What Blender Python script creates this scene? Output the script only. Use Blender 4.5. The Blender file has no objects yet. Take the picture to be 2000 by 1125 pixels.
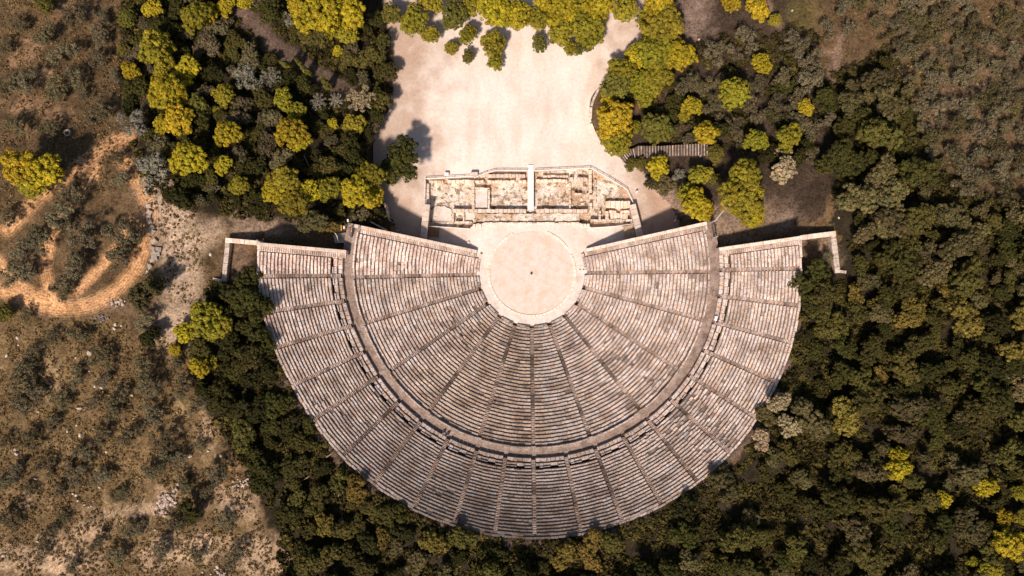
import bpy, math, random
import numpy as np
R = math.radians
rng = np.random.default_rng(7)
random.seed(7)
sc = bpy.context.scene
col = sc.collection

# ------------------------------------------------------------------ camera, sky, sun, exposure
CAM_H = 150.0; FPX = 1290.0
cam = bpy.data.cameras.new('camera'); camo = bpy.data.objects.new('camera', cam); col.objects.link(camo)
camo.location = (0, 0, CAM_H); camo.rotation_euler = (0, 0, 0)
cam.sensor_width = 36; cam.lens = 36 * FPX / 2000.0; cam.clip_end = 3000; cam.clip_start = 1
sc.camera = camo
SUN_EL, SHX, SHY = 52.0, 0.36, 0.93           # elevation, and the way the shadows fall on the ground
w = bpy.data.worlds.new('World'); sc.world = w; w.use_nodes = True
nt = w.node_tree; bg = nt.nodes['Background']
sky = nt.nodes.new('ShaderNodeTexSky'); sky.sky_type = 'NISHITA'; sky.sun_disc = False
sky.sun_elevation = R(SUN_EL); sky.sun_rotation = math.atan2(-SHX, -SHY)
sky.air_density = 1.0; sky.dust_density = 2.0
nt.links.new(sky.outputs[0], bg.inputs[0]); bg.inputs[1].default_value = 0.08
sl = bpy.data.lights.new('sun', 'SUN'); so = bpy.data.objects.new('sun', sl); col.objects.link(so)
sl.energy = 4.8; sl.angle = R(5); sl.color = (1.0, 0.88, 0.77)
n_ = math.hypot(SHX, SHY); ce = math.cos(R(SUN_EL))
from mathutils import Vector
so.rotation_euler = Vector((SHX / n_ * ce, SHY / n_ * ce, -math.sin(R(SUN_EL)))).to_track_quat('-Z', 'Y').to_euler()
so.location = (-60, -120, 150)
vs = sc.view_settings; vs.view_transform = 'Standard'; vs.look = 'None'; vs.gamma = 1; vs.use_curve_mapping = False
vs.exposure = 0.06
sc.cycles.max_bounces = 5

# ------------------------------------------------------------------ helpers
CX, CY = 4.48, 3.43
def P(px, py, z=0.0):
    s = (CAM_H - z) / FPX
    return np.array([(px - 1000) * s, (562.5 - py) * s, z])
def sstep(x): x = np.clip(x, 0, 1); return x * x * (3 - 2 * x)

class MB:
    """collects polygons with a tone (colour factor) per vertex"""
    def __init__(s): s.v = []; s.f = []; s.t = []
    def add(s, verts, faces, tone=(1, 1, 1)):
        b = len(s.v); s.v.extend([tuple(q) for q in verts]); s.f.extend([tuple(b + i for i in f) for f in faces]); s.t.extend([tone] * len(verts))
    def box(s, x0, y0, z0, x1, y1, z1, tone=(1, 1, 1)):
        s.add([(x0, y0, z0), (x1, y0, z0), (x1, y1, z0), (x0, y1, z0), (x0, y0, z1), (x1, y0, z1), (x1, y1, z1), (x0, y1, z1)],
              [(0, 3, 2, 1), (4, 5, 6, 7), (0, 1, 5, 4), (1, 2, 6, 5), (2, 3, 7, 6), (3, 0, 4, 7)], tone)
    def slab(s, quad, z0, z1, tone=(1, 1, 1), bev=0.04, tops=None):
        """quad: 4 ground points counter-clockwise; block from z0 to z1 with bevelled top"""
        q = np.array(quad, float)[:, :2]
        a = 0.5 * sum(q[i][0] * q[(i + 1) % 4][1] - q[(i + 1) % 4][0] * q[i][1] for i in range(4))
        if a < 0: q = q[::-1]
        c = q.mean(0); zt = tops or [z1] * 4
        L = np.linalg.norm(q - c, axis=1, keepdims=True); qi = c + (q - c) * np.maximum(0.3, 1 - bev * 1.4 / L)
        v = [(x, y, z0) for x, y in q] + [(q[i][0], q[i][1], zt[i] - bev) for i in range(4)] + [(qi[i][0], qi[i][1], zt[i]) for i in range(4)]
        f = [(3, 2, 1, 0)] + [(i, (i + 1) % 4, 4 + (i + 1) % 4, 4 + i) for i in range(4)] + [(4 + i, 4 + (i + 1) % 4, 8 + (i + 1) % 4, 8 + i) for i in range(4)] + [(8, 9, 10, 11)]
        s.add(v, f, tone)
    def tube(s, a, b, r0, r1, n=6, tone=(1, 1, 1)):
        a = Vector(a); b = Vector(b); d = (b - a).normalized(); u = d.orthogonal().normalized(); w_ = d.cross(u)
        v = []
        for c, r in ((a, r0), (b, r1)):
            for i in range(n):
                t = 2 * math.pi * i / n; v.append(tuple(c + u * math.cos(t) * r + w_ * math.sin(t) * r))
        s.add(v, [(i, (i + 1) % n, n + (i + 1) % n, n + i) for i in range(n)] + [tuple(range(n - 1, -1, -1)), tuple(range(n, 2 * n))], tone)
    def rock(s, c, r, tone=(1, 1, 1), sq=0.6, g=None):
        g = g or random
        ph = (1 + 5 ** .5) / 2
        V = [(-1, ph, 0), (1, ph, 0), (-1, -ph, 0), (1, -ph, 0), (0, -1, ph), (0, 1, ph), (0, -1, -ph), (0, 1, -ph), (ph, 0, -1), (ph, 0, 1), (-ph, 0, -1), (-ph, 0, 1)]
        F = [(0, 11, 5), (0, 5, 1), (0, 1, 7), (0, 7, 10), (0, 10, 11), (1, 5, 9), (5, 11, 4), (11, 10, 2), (10, 7, 6), (7, 1, 8), (3, 9, 4), (3, 4, 2), (3, 2, 6), (3, 6, 8), (3, 8, 9), (4, 9, 5), (2, 4, 11), (6, 2, 10), (8, 6, 7), (9, 8, 1)]
        a = g.uniform(0, 6.28); ca, sa = math.cos(a), math.sin(a); ex = g.uniform(.6, 1.0)
        vv = []
        for x, y, z in V:
            k = r / 1.9 * g.uniform(.75, 1.2); x, y, z = x * k, y * k * ex, z * k * sq
            vv.append((c[0] + ca * x - sa * y, c[1] + sa * x + ca * y, c[2] + z))
        s.add(vv, F, tone)
    def mesh(s, name, mat, origin=(0, 0, 0)):
        me = bpy.data.meshes.new(name)
        o = np.array(origin, float)
        me.from_pydata([tuple(np.array(q) - o) for q in s.v] if any(origin) else s.v, [], s.f)
        at = me.attributes.new('tone', 'FLOAT_COLOR', 'POINT')
        t = np.ones((len(s.v), 4), np.float32); t[:, :3] = np.array(s.t, np.float32).reshape(-1, 3); at.data.foreach_set('color', t.ravel())
        me.materials.append(mat); me.update(); return me

def link(name, me, parent=None, loc=(0, 0, 0), rz=0.0, **kw):
    o = bpy.data.objects.new(name, me); col.objects.link(o); o.location = tuple(loc); o.rotation_euler = (0, 0, rz)
    if parent: o.parent = parent
    for k, v in kw.items():
        if v is not None: o[k] = v
    return o
def thing(name, label, cat, loc=(0, 0, 0), rz=0.0, group=None):
    return link(name, None, None, loc, rz, label=label, category=cat, group=group)

NTH = ['topmost', 'second', 'third', 'fourth', 'fifth', 'sixth', 'seventh', 'eighth', 'ninth', 'tenth', 'eleventh', 'twelfth', 'thirteenth', 'fourteenth', 'fifteenth', 'sixteenth', 'seventeenth', 'eighteenth', 'nineteenth', 'twentieth', 'twenty-first', 'twenty-second', 'twenty-third', 'twenty-fourth', 'twenty-fifth', 'twenty-sixth', 'twenty-seventh', 'twenty-eighth', 'twenty-ninth', 'thirtieth']

# ------------------------------------------------------------------ materials
def mat_base(name, base, rough=0.9, scales=((1.2, .35), (9, .25)), bump=(0.0, 8), obj_random=0.0, use_tone=True, tint=None, streak=None):
    """base colour x 'tone' attribute x several scales of noise; tint = (colour, noise scale, lo, hi) stains"""
    m = bpy.data.materials.new(name); m.use_nodes = True; n = m.node_tree; N = n.nodes; L = n.links
    b = N['Principled BSDF']; b.inputs['Roughness'].default_value = rough; b.inputs['Specular IOR Level'].default_value = 0.15
    geo = N.new('ShaderNodeNewGeometry'); pos = geo.outputs['Position']
    rgb = N.new('ShaderNodeRGB'); rgb.outputs[0].default_value = (*base, 1); cur = rgb.outputs[0]
    def mul(a, bb):
        x = N.new('ShaderNodeMix'); x.data_type = 'RGBA'; x.blend_type = 'MULTIPLY'; x.inputs[0].default_value = 1
        L.new(a, x.inputs[6]); L.new(bb, x.inputs[7]); return x.outputs[2]
    def noise(scale, lo, hi, det=4, a=0.35, c=0.65, vec=None):
        t = N.new('ShaderNodeTexNoise'); t.inputs['Scale'].default_value = scale; t.inputs['Detail'].default_value = det; L.new(vec or pos, t.inputs['Vector'])
        r = N.new('ShaderNodeMapRange'); r.inputs[1].default_value = a; r.inputs[2].default_value = c; r.inputs[3].default_value = lo; r.inputs[4].default_value = hi
        L.new(t.outputs[0], r.inputs[0]); return r.outputs[0]
    if use_tone:
        at = N.new('ShaderNodeAttribute'); at.attribute_name = 'tone'; cur = mul(cur, at.outputs['Color'])
    if tint:
        for (tc, ts, ta, tb, amt) in tint:
            f = noise(ts, 0, amt, 5, ta, tb)
            x = N.new('ShaderNodeMix'); x.data_type = 'RGBA'; x.blend_type = 'MULTIPLY'; L.new(f, x.inputs[0]); L.new(cur, x.inputs[6]); x.inputs[7].default_value = (*tc, 1); cur = x.outputs[2]
    if streak:
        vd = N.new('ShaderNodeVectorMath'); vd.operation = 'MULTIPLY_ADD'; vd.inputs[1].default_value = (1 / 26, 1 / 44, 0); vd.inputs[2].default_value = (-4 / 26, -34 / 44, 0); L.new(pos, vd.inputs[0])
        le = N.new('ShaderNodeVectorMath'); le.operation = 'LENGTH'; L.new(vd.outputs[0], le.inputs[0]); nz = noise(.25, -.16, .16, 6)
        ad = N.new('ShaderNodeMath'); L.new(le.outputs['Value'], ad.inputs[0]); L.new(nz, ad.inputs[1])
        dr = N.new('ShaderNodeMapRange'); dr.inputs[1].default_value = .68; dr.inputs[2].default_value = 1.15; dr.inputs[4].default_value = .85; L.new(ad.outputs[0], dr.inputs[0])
        x = N.new('ShaderNodeMix'); x.data_type = 'RGBA'; x.blend_type = 'MULTIPLY'; L.new(dr.outputs[0], x.inputs[0]); L.new(cur, x.inputs[6]); x.inputs[7].default_value = (.62, .52, .45, 1); cur = x.outputs[2]  # sand browned towards the court edges: painted vignette and tree shade
        wn = N.new('ShaderNodeTexNoise'); wn.inputs['Scale'].default_value = .05; L.new(pos, wn.inputs['Vector']); wa = N.new('ShaderNodeVectorMath'); wa.operation = 'SCALE'; wa.inputs['Scale'].default_value = 12; L.new(wn.outputs['Color'], wa.inputs[0])
        wb = N.new('ShaderNodeVectorMath'); L.new(pos, wb.inputs[0]); L.new(wa.outputs[0], wb.inputs[1])
        mp = N.new('ShaderNodeMapping'); mp.inputs['Scale'].default_value = (streak[1][0], streak[1][1], .3); mp.inputs['Rotation'].default_value = (0, 0, .12); L.new(wb.outputs[0], mp.inputs['Vector'])
        f = noise(1.0, 0, .65, 7, .44, .66, mp.outputs[0])
        x = N.new('ShaderNodeMix'); x.data_type = 'RGBA'; x.blend_type = 'MULTIPLY'; L.new(f, x.inputs[0]); L.new(cur, x.inputs[6]); x.inputs[7].default_value = (*streak[0], 1); cur = x.outputs[2]
    for sc_, am in scales:
        f = noise(sc_, 1 - am, 1 + am); v = N.new('ShaderNodeCombineXYZ')
        for i in range(3): L.new(f, v.inputs[i])
        cur = mul(cur, v.outputs[0])
    if obj_random:
        oi = N.new('ShaderNodeObjectInfo'); h = N.new('ShaderNodeHueSaturation')
        r1 = N.new('ShaderNodeMapRange'); r1.inputs[3].default_value = 1 - obj_random; r1.inputs[4].default_value = 1 + obj_random; L.new(oi.outputs['Random'], r1.inputs[0])
        ml = N.new('ShaderNodeMath'); ml.operation = 'MULTIPLY'; ml.inputs[1].default_value = 7.13; L.new(oi.outputs['Random'], ml.inputs[0])
        fr = N.new('ShaderNodeMath'); fr.operation = 'FRACT'; L.new(ml.outputs[0], fr.inputs[0])
        r2 = N.new('ShaderNodeMapRange'); r2.inputs[3].default_value = 0.488; r2.inputs[4].default_value = 0.512; L.new(fr.outputs[0], r2.inputs[0])
        L.new(r1.outputs[0], h.inputs['Value']); L.new(r2.outputs[0], h.inputs['Hue']); L.new(cur, h.inputs['Color']); cur = h.outputs[0]
    L.new(cur, b.inputs['Base Color'])
    if bump[0]:
        t = N.new('ShaderNodeTexNoise'); t.inputs['Scale'].default_value = bump[1]; t.inputs['Detail'].default_value = 6; L.new(pos, t.inputs['Vector'])
        bp = N.new('ShaderNodeBump'); bp.inputs['Strength'].default_value = 1; bp.inputs['Distance'].default_value = bump[0]
        L.new(t.outputs[0], bp.inputs['Height']); L.new(bp.outputs[0], b.inputs['Normal'])
    return m
M = {}
STAIN = [((0.50, 0.44, 0.40), 0.35, .45, .62, .75), ((0.85, 0.62, 0.45), 0.9, .5, .65, .6), ((0.35, 0.32, 0.30), 3.0, .56, .66, .75)]
M['seat'] = mat_base('weathered_limestone', (0.67, 0.55, 0.485), scales=((0.7, .12), (5, .30)), bump=(.05, 6), tint=STAIN)
M['pale'] = mat_base('pale_limestone', (0.72, 0.61, 0.53), scales=((0.8, .10), (6, .18)), bump=(.04, 6), tint=[((0.75, 0.55, 0.38), 0.8, .48, .66, .7), ((.5, .42, .36), 4, .56, .68, .7)])
M['wallstone'] = mat_base('grey_wall_stone', (0.50, 0.42, 0.36), scales=((1, .15), (7, .25)), bump=(.05, 6), tint=[((0.5, 0.42, 0.36), 1.6, .5, .64, .7)])
M['bed'] = mat_base('packed_earth_bed', (0.20, 0.15, 0.12), scales=((1, .2), (7, .3)), bump=(.04, 7))
M['walk'] = mat_base('earthy_walk', (0.36, 0.275, 0.228), scales=((0.5, .2), (6, .25)), bump=(.05, 6), tint=[((.7, .62, .56), .8, .42, .6, .8), ((.55, .5, .45), 3, .52, .62, .7)])
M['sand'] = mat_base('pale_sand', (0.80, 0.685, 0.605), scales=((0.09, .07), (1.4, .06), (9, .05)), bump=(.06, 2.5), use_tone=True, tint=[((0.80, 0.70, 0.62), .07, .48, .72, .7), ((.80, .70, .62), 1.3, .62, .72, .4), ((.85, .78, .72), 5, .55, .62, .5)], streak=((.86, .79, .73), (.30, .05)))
M['orch'] = mat_base('orchestra_earth', (0.71, 0.60, 0.525), scales=((1.0, .05), (6, .08)), bump=(.02, 4), tint=[((0.95, 0.80, 0.66), .42, .47, .68, .75), ((.9, .8, .72), 2.5, .5, .65, .5), ((.8, .7, .6), 8, .55, .65, .4)])
M['paving'] = mat_base('pale_paving', (0.70, 0.60, 0.535), scales=((.5, .08), (5, .10)), bump=(.02, 6), tint=[((.8, .68, .58), .7, .5, .7, .7)])
M['ruinfloor'] = mat_base('ruin_earth', (0.72, 0.60, 0.50), scales=((1.0, .2), (6, .3)), bump=(.25, 3), tint=[((0.62, 0.47, 0.33), .22, .46, .60, .8), ((.34, .28, .16), 1.1, .54, .62, .85)])
M['metal'] = mat_base('galvanised_metal', (0.62, 0.58, 0.55), rough=.5, scales=((3, .1),))
M['darkmetal'] = mat_base('dark_metal', (0.06, 0.05, 0.05), rough=.5, scales=((3, .1),))
M['wood'] = mat_base('weathered_wood', (0.42, 0.30, 0.20), scales=((2, .2), (14, .2)))
M['brownwood'] = mat_base('brown_wood', (0.24, 0.14, 0.075), scales=((2, .2), (14, .2)))
M['white'] = mat_base('white_paint', (0.80, 0.76, 0.72), scales=((2, .05),), use_tone=True)
M['yellow'] = mat_base('yellow_paint', (0.55, 0.33, 0.03), scales=((3, .1),))
M['cloth'] = mat_base('cloth', (1, 1, 1), scales=((9, .08),))
M['bark'] = mat_base('bark', (0.16, 0.115, 0.085), scales=((3, .25), (14, .3)))
M['rock'] = mat_base('field_rock', (0.52, 0.44, 0.37), scales=((2, .2), (9, .2)), bump=(.04, 8))
M['grass'] = mat_base('dry_grass', (0.20, 0.135, 0.062), scales=((.15, .3), (1.2, .3)))
M['under'] = mat_base('undergrowth_leaves', (0.065, 0.052, 0.014), scales=((.2, .4), (1.5, .3)))
def leaf(name, c, v=.18): M[name] = mat_base(name + '_leaves', c, rough=.75, scales=((.5, .16), (3.5, .22)), obj_random=v)
leaf('pine_bright', (0.37, 0.275, 0.016), .2)
leaf('pine', (0.235, 0.195, 0.017), .22)
leaf('pine_dull', (0.13, 0.110, 0.020), .22)
leaf('olive', (0.155, 0.125, 0.068), .2)
leaf('olive_dark', (0.120, 0.094, 0.046), .2)
leaf('grey', (0.23, 0.20, 0.145), .12)
leaf('tan', (0.36, 0.27, 0.15), .1)
leaf('oak_dark', (0.045, 0.041, 0.008), .35)
leaf('oak_olive', (0.082, 0.068, 0.015), .35)
leaf('oak_brown', (0.120, 0.094, 0.036), .35)
leaf('oak_gold', (0.18, 0.128, 0.026), .2)

# ------------------------------------------------------------------ theatre geometry functions
LR = 34; L_R0, L_R1, L_Z0, L_Z1 = 12.55, 36.9, 0.45, 10.55
L_D = (L_R1 - L_R0) / LR; L_H = (L_Z1 - L_Z0) / LR
U_R0, U_R1, U_Z0, U_Z1 = 41.25, 53.0, 12.6, 18.5; UR = 20
U_D = (U_R1 - U_R0) / UR; U_H = (U_Z1 - U_Z0) / UR
D_R0, D_R1, D_Z = 37.0, 39.25, 10.6
def zt(r):
    r = np.asarray(r, float)
    return np.interp(r, [0, 12.5, 12.55, 36.9, 37.0, 39.25, 39.3, 41.2, 41.25, 53.0, 54], [0, 0, L_Z0, L_Z1, D_Z, D_Z, 11.8, 12.3, U_Z0, U_Z1, U_Z1])
def PT(px, py):
    z = 5.0
    for _ in range(30):
        p = P(px, py, z); z = float(zt(math.hypot(p[0] - CX, p[1] - CY)))
    return P(px, py, z)
def PZ(px, py, z): return P(px, py, z)
# outer faces of the side walls (inner end, outer end)
ELL = (P(932, 489, .8)[:2], P(687, 437, 11.0)[:2])      # lower, left
ERL = (P(1145, 486, .8)[:2], P(1380, 433, 11.0)[:2])
ELU = (P(676, 489, 12.9)[:2], P(506, 474, 18.9)[:2])    # upper, left
ERU = (P(1405, 484, 12.9)[:2], P(1566, 461, 18.9)[:2])
def edge_angle(E, r, off=0.0):
    """angle (clockwise-down from +x) at which the circle r meets the line E moved off metres into the seats"""
    if E[1][0] < CX: r = r * (1 + .036 * min(max((r - 12.5) / 40.5, 0), 1.1))
    a, b = np.array(E[0]), np.array(E[1]); d = (b - a) / np.linalg.norm(b - a)
    n = np.array([-d[1], d[0]]);
    if n[1] > 0: n = -n
    a = a + n * off - np.array([CX, CY])
    B = a @ d; C = a @ a - r * r; disc = max(B * B - C, 0); t = -B + math.sqrt(disc)
    q = a + d * t
    return math.degrees(math.atan2(-q[1], q[0])) % 360
def widen(r, th): return r * (1 + .036 * min(max((r - 12.5) / 40.5, 0), 1.1) * float(sstep((th - 150) / 32))) if 150 < th < 260 else r   # the upper seats flare a little at that end
def pol(r, th, z=0.0):
    t = R(th); r = widen(r, th); return (CX + r * math.cos(t), CY - r * math.sin(t), z)
LST = [0, 15.8, 34, 52.3, 71, 90, 108, 126.8, 145.3, 163, 178.2]
UST = [-0.5, 7.5, 15.6, 24.8, 33.6, 43, 52.3, 61.5, 70.7, 80, 90, 98.6, 107.6, 117, 127, 136, 146, 154.6, 163.4, 171.2, 178.8]

# ------------------------------------------------------------------ terrain height
def flat_r(x, y):
    r = np.hypot(x - CX, y - CY); th = np.degrees(np.arctan2(-(y - CY), x - CX)) % 360
    return r / (1 + .036 * np.clip((r - 12.5) / 42, 0, 1.05) * np.where((th > 150) & (th < 260), sstep((th - 150) / 32), 0))
def in_theatre(x, y):
    r = flat_r(x, y); th = np.degrees(np.arctan2(-(y - CY), x - CX))
    def below(E):
        a, b = np.array(E[0]), np.array(E[1]); yl = a[1] + (x - a[0]) * (b[1] - a[1]) / (b[0] - a[0]); return y < yl - 0.3
    left = x < CX
    ok = np.where(r < 39.2, np.where(left, below(ELL), below(ERL)), np.where(left, below(ELU), below(ERU)))
    return ok & (r > 12.5) & (r < 53.7)
def vnoise(x, y, s, seed=0):
    xi = np.floor(x / s).astype(int); yi = np.floor(y / s).astype(int); fx = sstep(x / s - xi); fy = sstep(y / s - yi)
    def h(a, b):
        v = np.sin((a * 127.1 + b * 311.7 + seed * 74.7)) * 43758.5453; return v - np.floor(v)
    return (h(xi, yi) * (1 - fx) + h(xi + 1, yi) * fx) * (1 - fy) + (h(xi, yi + 1) * (1 - fx) + h(xi + 1, yi + 1) * fx) * fy
def ground_z(x, y):
    x = np.asarray(x, float); y = np.asarray(y, float)
    half = 21.5 + .13 * np.clip(y - 12, 0, 60)
    dx = np.clip(np.abs(x - 4) - half, 0, None); dy = np.clip(6 - y, 0, None); d = np.hypot(dx, dy)
    g = np.interp(d, [0, 4, 9, 16, 30, 45, 70, 110, 400], [0, .8, 4.2, 8.3, 12, 15, 18, 21, 30])
    g = g * (1 - .45 * sstep((y - 14) / 45))
    r = np.hypot(x - CX, y - CY)
    wgt = (1 - sstep((r - 54) / 16)) * sstep((4 - y) / 12) * (r > 50)
    g = g * (1 - wgt) + 18.0 * wgt
    flat = sstep(d / 4)
    g = g + flat * ((vnoise(x, y, 7, 1) - .5) * .8 + (vnoise(x, y, 2.3, 2) - .5) * .28)
    g = np.where(in_theatre(x, y), zt(flat_r(x, y)) - 1.6, g)
    g = np.where((r < 14) & (y > -14) | (np.abs(x - 4) < 9) & (y < 14) & (y > -9), np.minimum(g, -0.12), g)
    return g
def gz(x, y): return float(ground_z(np.array([x]), np.array([y]))[0])
def PG(px, py, up=0.0):
    z = 5.0
    for _ in range(25):
        p = P(px, py, z + up); z = .5 * z + .5 * gz(p[0], p[1])
    p = P(px, py, z + up); p[2] = gz(p[0], p[1]); return p

def in_poly(px, py, poly):
    c = np.zeros(px.shape, bool); n = len(poly); j = n - 1
    for i in range(n):
        xi, yi = poly[i]; xj, yj = poly[j]
        c ^= ((yi > py) != (yj > py)) & (px < (xj - xi) * (py - yi) / (yj - yi + 1e-9) + xi); j = i
    return c
def dist_line(px, py, pts):
    D = np.full(px.shape, 1e9)
    for (x0, y0), (x1, y1) in zip(pts[:-1], pts[1:]):
        dx, dy = x1 - x0, y1 - y0; t = np.clip(((px - x0) * dx + (py - y0) * dy) / (dx * dx + dy * dy), 0, 1)
        D = np.minimum(D, np.hypot(px - x0 - t * dx, py - y0 - t * dy))
    return D
def smooth_line(pts, n=8):
    out = []
    P_ = [pts[0]] + list(pts) + [pts[-1]]
    for i in range(1, len(P_) - 2):
        p0, p1, p2, p3 = [np.array(q, float) for q in P_[i - 1:i + 3]]
        for k in range(n):
            t = k / n; out.append(tuple(.5 * ((2 * p1) + (-p0 + p2) * t + (2 * p0 - 5 * p1 + 4 * p2 - p3) * t * t + (-p0 + 3 * p1 - 3 * p2 + p3) * t ** 3)))
    out.append(tuple(pts[-1])); return out

RUIN = [(829, 350), (868, 348), (925, 345), (952, 336), (968, 332), (1030, 332), (1045, 332), (1153, 327), (1225, 367), (1241, 402), (1233, 441), (1157, 445), (1140, 437), (930, 437), (915, 447), (836, 443)]
COURT = smooth_line([(735, -60), (752, 30), (763, 70), (770, 120), (768, 170), (757, 215), (738, 240), (727, 300), (735, 370), (760, 420), (778, 452), (820, 475), (900, 500), (938, 548), (1038, 600), (1140, 548), (1175, 500), (1255, 470), (1325, 450), (1318, 410), (1285, 375), (1262, 345), (1228, 318), (1205, 305), (1180, 285), (1165, 262), (1152, 225), (1155, 190), (1178, 160), (1206, 125), (1240, 95), (1262, 55), (1290, 20), (1320, -30), (1300, -60)], 6)

# ------------------------------------------------------------------ ground sheet
def axis(lo, hi, step, far):
    a = np.arange(lo, hi + .001, step); e = [far, far * .6, far * .4]
    return np.concatenate([[lo - q for q in e], [lo - 40, lo - 15, lo - 5], a, [hi + 5, hi + 15, hi + 40], [hi + q for q in e[::-1]]])
def build_ground():
    xs = axis(-122, 122, .5, 1500); ys = axis(-72, 72, .5, 1500)
    X, Y = np.meshgrid(xs, ys); Z = ground_z(X, Y)
    S = FPX / (CAM_H - Z); px = 1000 + X * S; py = 562.5 - Y * S
    P0x = 1000 + X * FPX / CAM_H; P0y = 562.5 - Y * FPX / CAM_H
    Z = np.where(in_poly(P0x, P0y, COURT), -.2, Z); inr = in_poly(P0x, P0y, RUIN); Z = np.where(inr, -2.0, Z)
    C = np.zeros(X.shape + (3,)); C[:] = (0.115, 0.072, 0.036)
    w1 = (vnoise(px, py, 26, 11) - .5) * 30; w2 = (vnoise(px, py, 26, 12) - .5) * 30
    w3 = (vnoise(px, py, 7, 13) - .5) * 22; w4 = (vnoise(px, py, 7, 14) - .5) * 22
    qx, qy = px + w1 + w3, py + w2 + w4
    def mix(wt, c): nonlocal C; wt = np.clip(wt, 0, 1)[..., None]; C = C * (1 - wt) + np.array(c) * wt
    def region(poly, c, soft=0):
        mix(in_poly(qx, qy, poly) * 1.0, c)
    def blob(x, y, rx, ry, c, s=1.0): mix(s * sstep(1.25 - np.hypot((qx - x) / rx, (qy - y) / ry)), c)
    def path(pts, wd, c, s=1.0, warp=.25):
        D = dist_line(px + w1 * warp, py + w2 * warp, smooth_line(pts, 5)); mix(s * sstep(1.35 - D / wd), c); return D
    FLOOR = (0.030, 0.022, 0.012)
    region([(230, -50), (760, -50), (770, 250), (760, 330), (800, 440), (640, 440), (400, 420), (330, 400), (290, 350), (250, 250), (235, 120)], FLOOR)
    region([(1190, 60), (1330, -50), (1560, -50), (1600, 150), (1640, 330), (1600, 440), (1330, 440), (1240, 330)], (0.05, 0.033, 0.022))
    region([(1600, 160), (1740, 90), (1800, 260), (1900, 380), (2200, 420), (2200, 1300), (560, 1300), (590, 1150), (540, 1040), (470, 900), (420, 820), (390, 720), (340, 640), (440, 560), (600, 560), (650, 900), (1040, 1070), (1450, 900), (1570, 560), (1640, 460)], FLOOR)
    # fields and scrub
    for x, y, rx, ry, s in ((50, 110, 40, 22, .9), (90, 150, 26, 16, .8), (45, 200, 70, 20, .7), (40, 260, 30, 14, .5), (150, 20, 60, 30, .3), (110, 225, 40, 12, .6)): blob(x, y, rx, ry, (0.34, 0.20, 0.115), s)
    for x, y, rx, ry, s in ((60, 500, 40, 40, .35), (170, 600, 100, 22, .5), (330, 420, 40, 60, .8)): blob(x, y, rx, ry, (0.30, 0.195, 0.12), s)
    region([(-60, 610), (200, 620), (330, 660), (400, 790), (470, 930), (600, 1200), (-60, 1200)], (0.150, 0.096, 0.045))
    for x, y, rx, ry, s in ((120, 1095, 90, 45, .8), (310, 1080, 60, 40, .6), (385, 1070, 50, 40, .7), (410, 1060, 45, 18, 1), (290, 1005, 45, 22, .8), (500, 1090, 60, 60, .7), (455, 980, 60, 40, .6), (150, 1050, 70, 30, .6),
                            (20, 1085, 40, 30, .7), (110, 745, 20, 40, .35), (60, 985, 30, 16, .4), (280, 945, 20, 10, .5), (330, 970, 25, 18, .7), (400, 840, 18, 50, .5), (230, 1000, 90, 20, .4), (560, 1110, 35, 50, .8)): blob(x, y, rx, ry, (0.46, 0.315, 0.205), s)
    for x, y, rx, ry, s in ((1835, 80, 14, 60, .5), (1770, 10, 60, 30, .35), (1940, 110, 10, 60, .5), (1995, 250, 10, 60, .4), (1900, 200, 120, 140, .35)): blob(x, y, rx, ry, (0.22, 0.15, 0.10), s)
    for x, y, rx, ry, s in ((1560, 30, 50, 40, .7), (1810, 150, 40, 40, .5), (1870, 350, 40, 30, .4)): blob(x, y, rx, ry, (0.10, 0.078, 0.022), s)
    blob(1360, 30, 50, 60, (0.22, 0.15, 0.115), .9); blob(1265, 200, 30, 20, (0.16, 0.08, 0.05), .9); blob(1290, 400, 60, 60, (0.30, 0.205, 0.155), .9); blob(1500, 420, 80, 40, (0.20, 0.135, 0.095), .9); blob(1420, 440, 60, 60, (0.26, 0.18, 0.13), .9)
    blob(520, 440, 130, 28, (0.24, 0.165, 0.115), .85); blob(470, 510, 40, 50, (0.17, 0.11, 0.075), .9); blob(1600, 490, 40, 40, (0.20, 0.135, 0.09), .9)
    path([(1500, 0), (1530, 60), (1600, 95), (1635, 110), (1630, 150), (1600, 220), (1580, 262)], 7, (0.20, 0.13, 0.09), .8)
    path([(1650, 60), (1640, 90), (1620, 170)], 8, (0.22, 0.14, 0.10), .6)
    path([(440, -30), (480, 30), (560, 110), (700, 190), (727, 240)], 22, (0.125, 0.082, 0.062), .95)
    path([(300, 360), (345, 440), (355, 540), (340, 650)], 42, (0.40, 0.285, 0.20), .95)
    path([(415, 450), (370, 500), (352, 560)], 28, (0.40, 0.285, 0.20), .7)
    T1 = [(255, 265), (200, 290), (130, 345), (60, 400), (15, 450)]; T2 = [(230, 300), (282, 380), (290, 440), (275, 500), (235, 560), (170, 598), (95, 598), (-20, 560)]
    T3 = [(190, 330), (165, 370), (105, 450), (90, 520), (100, 590)]; T4 = [(270, 420), (215, 500), (150, 570)]; T5 = [(-20, 490), (40, 560), (120, 600)]
    Df = np.full(px.shape, 1e9)
    for t, wd in ((T1, 16), (T2, 16), (T3, 13), (T4, 11), (T5, 14)): Df = np.minimum(Df, path(t, wd, (0.52, 0.28, 0.135), .95, .12) * 16 / wd)
    for t in ([(-10, 895), (40, 872), (100, 868), (155, 882), (190, 925), (215, 1000)], [(190, 925), (170, 900), (95, 800), (110, 740), (70, 640)], [(330, 760), (375, 830), (400, 900)], [(-10, 720), (60, 690), (110, 640)]): path(t, 5, (0.27, 0.19, 0.10), .6, .3)
    rr = np.hypot(X - CX, Y - CY); rim = np.clip(1.2 - np.abs(rr - 54.4 + w1 * .03) / 1.0, 0, 1) * (Y < 6); mix(rim, (0.13, 0.088, 0.066))
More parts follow.
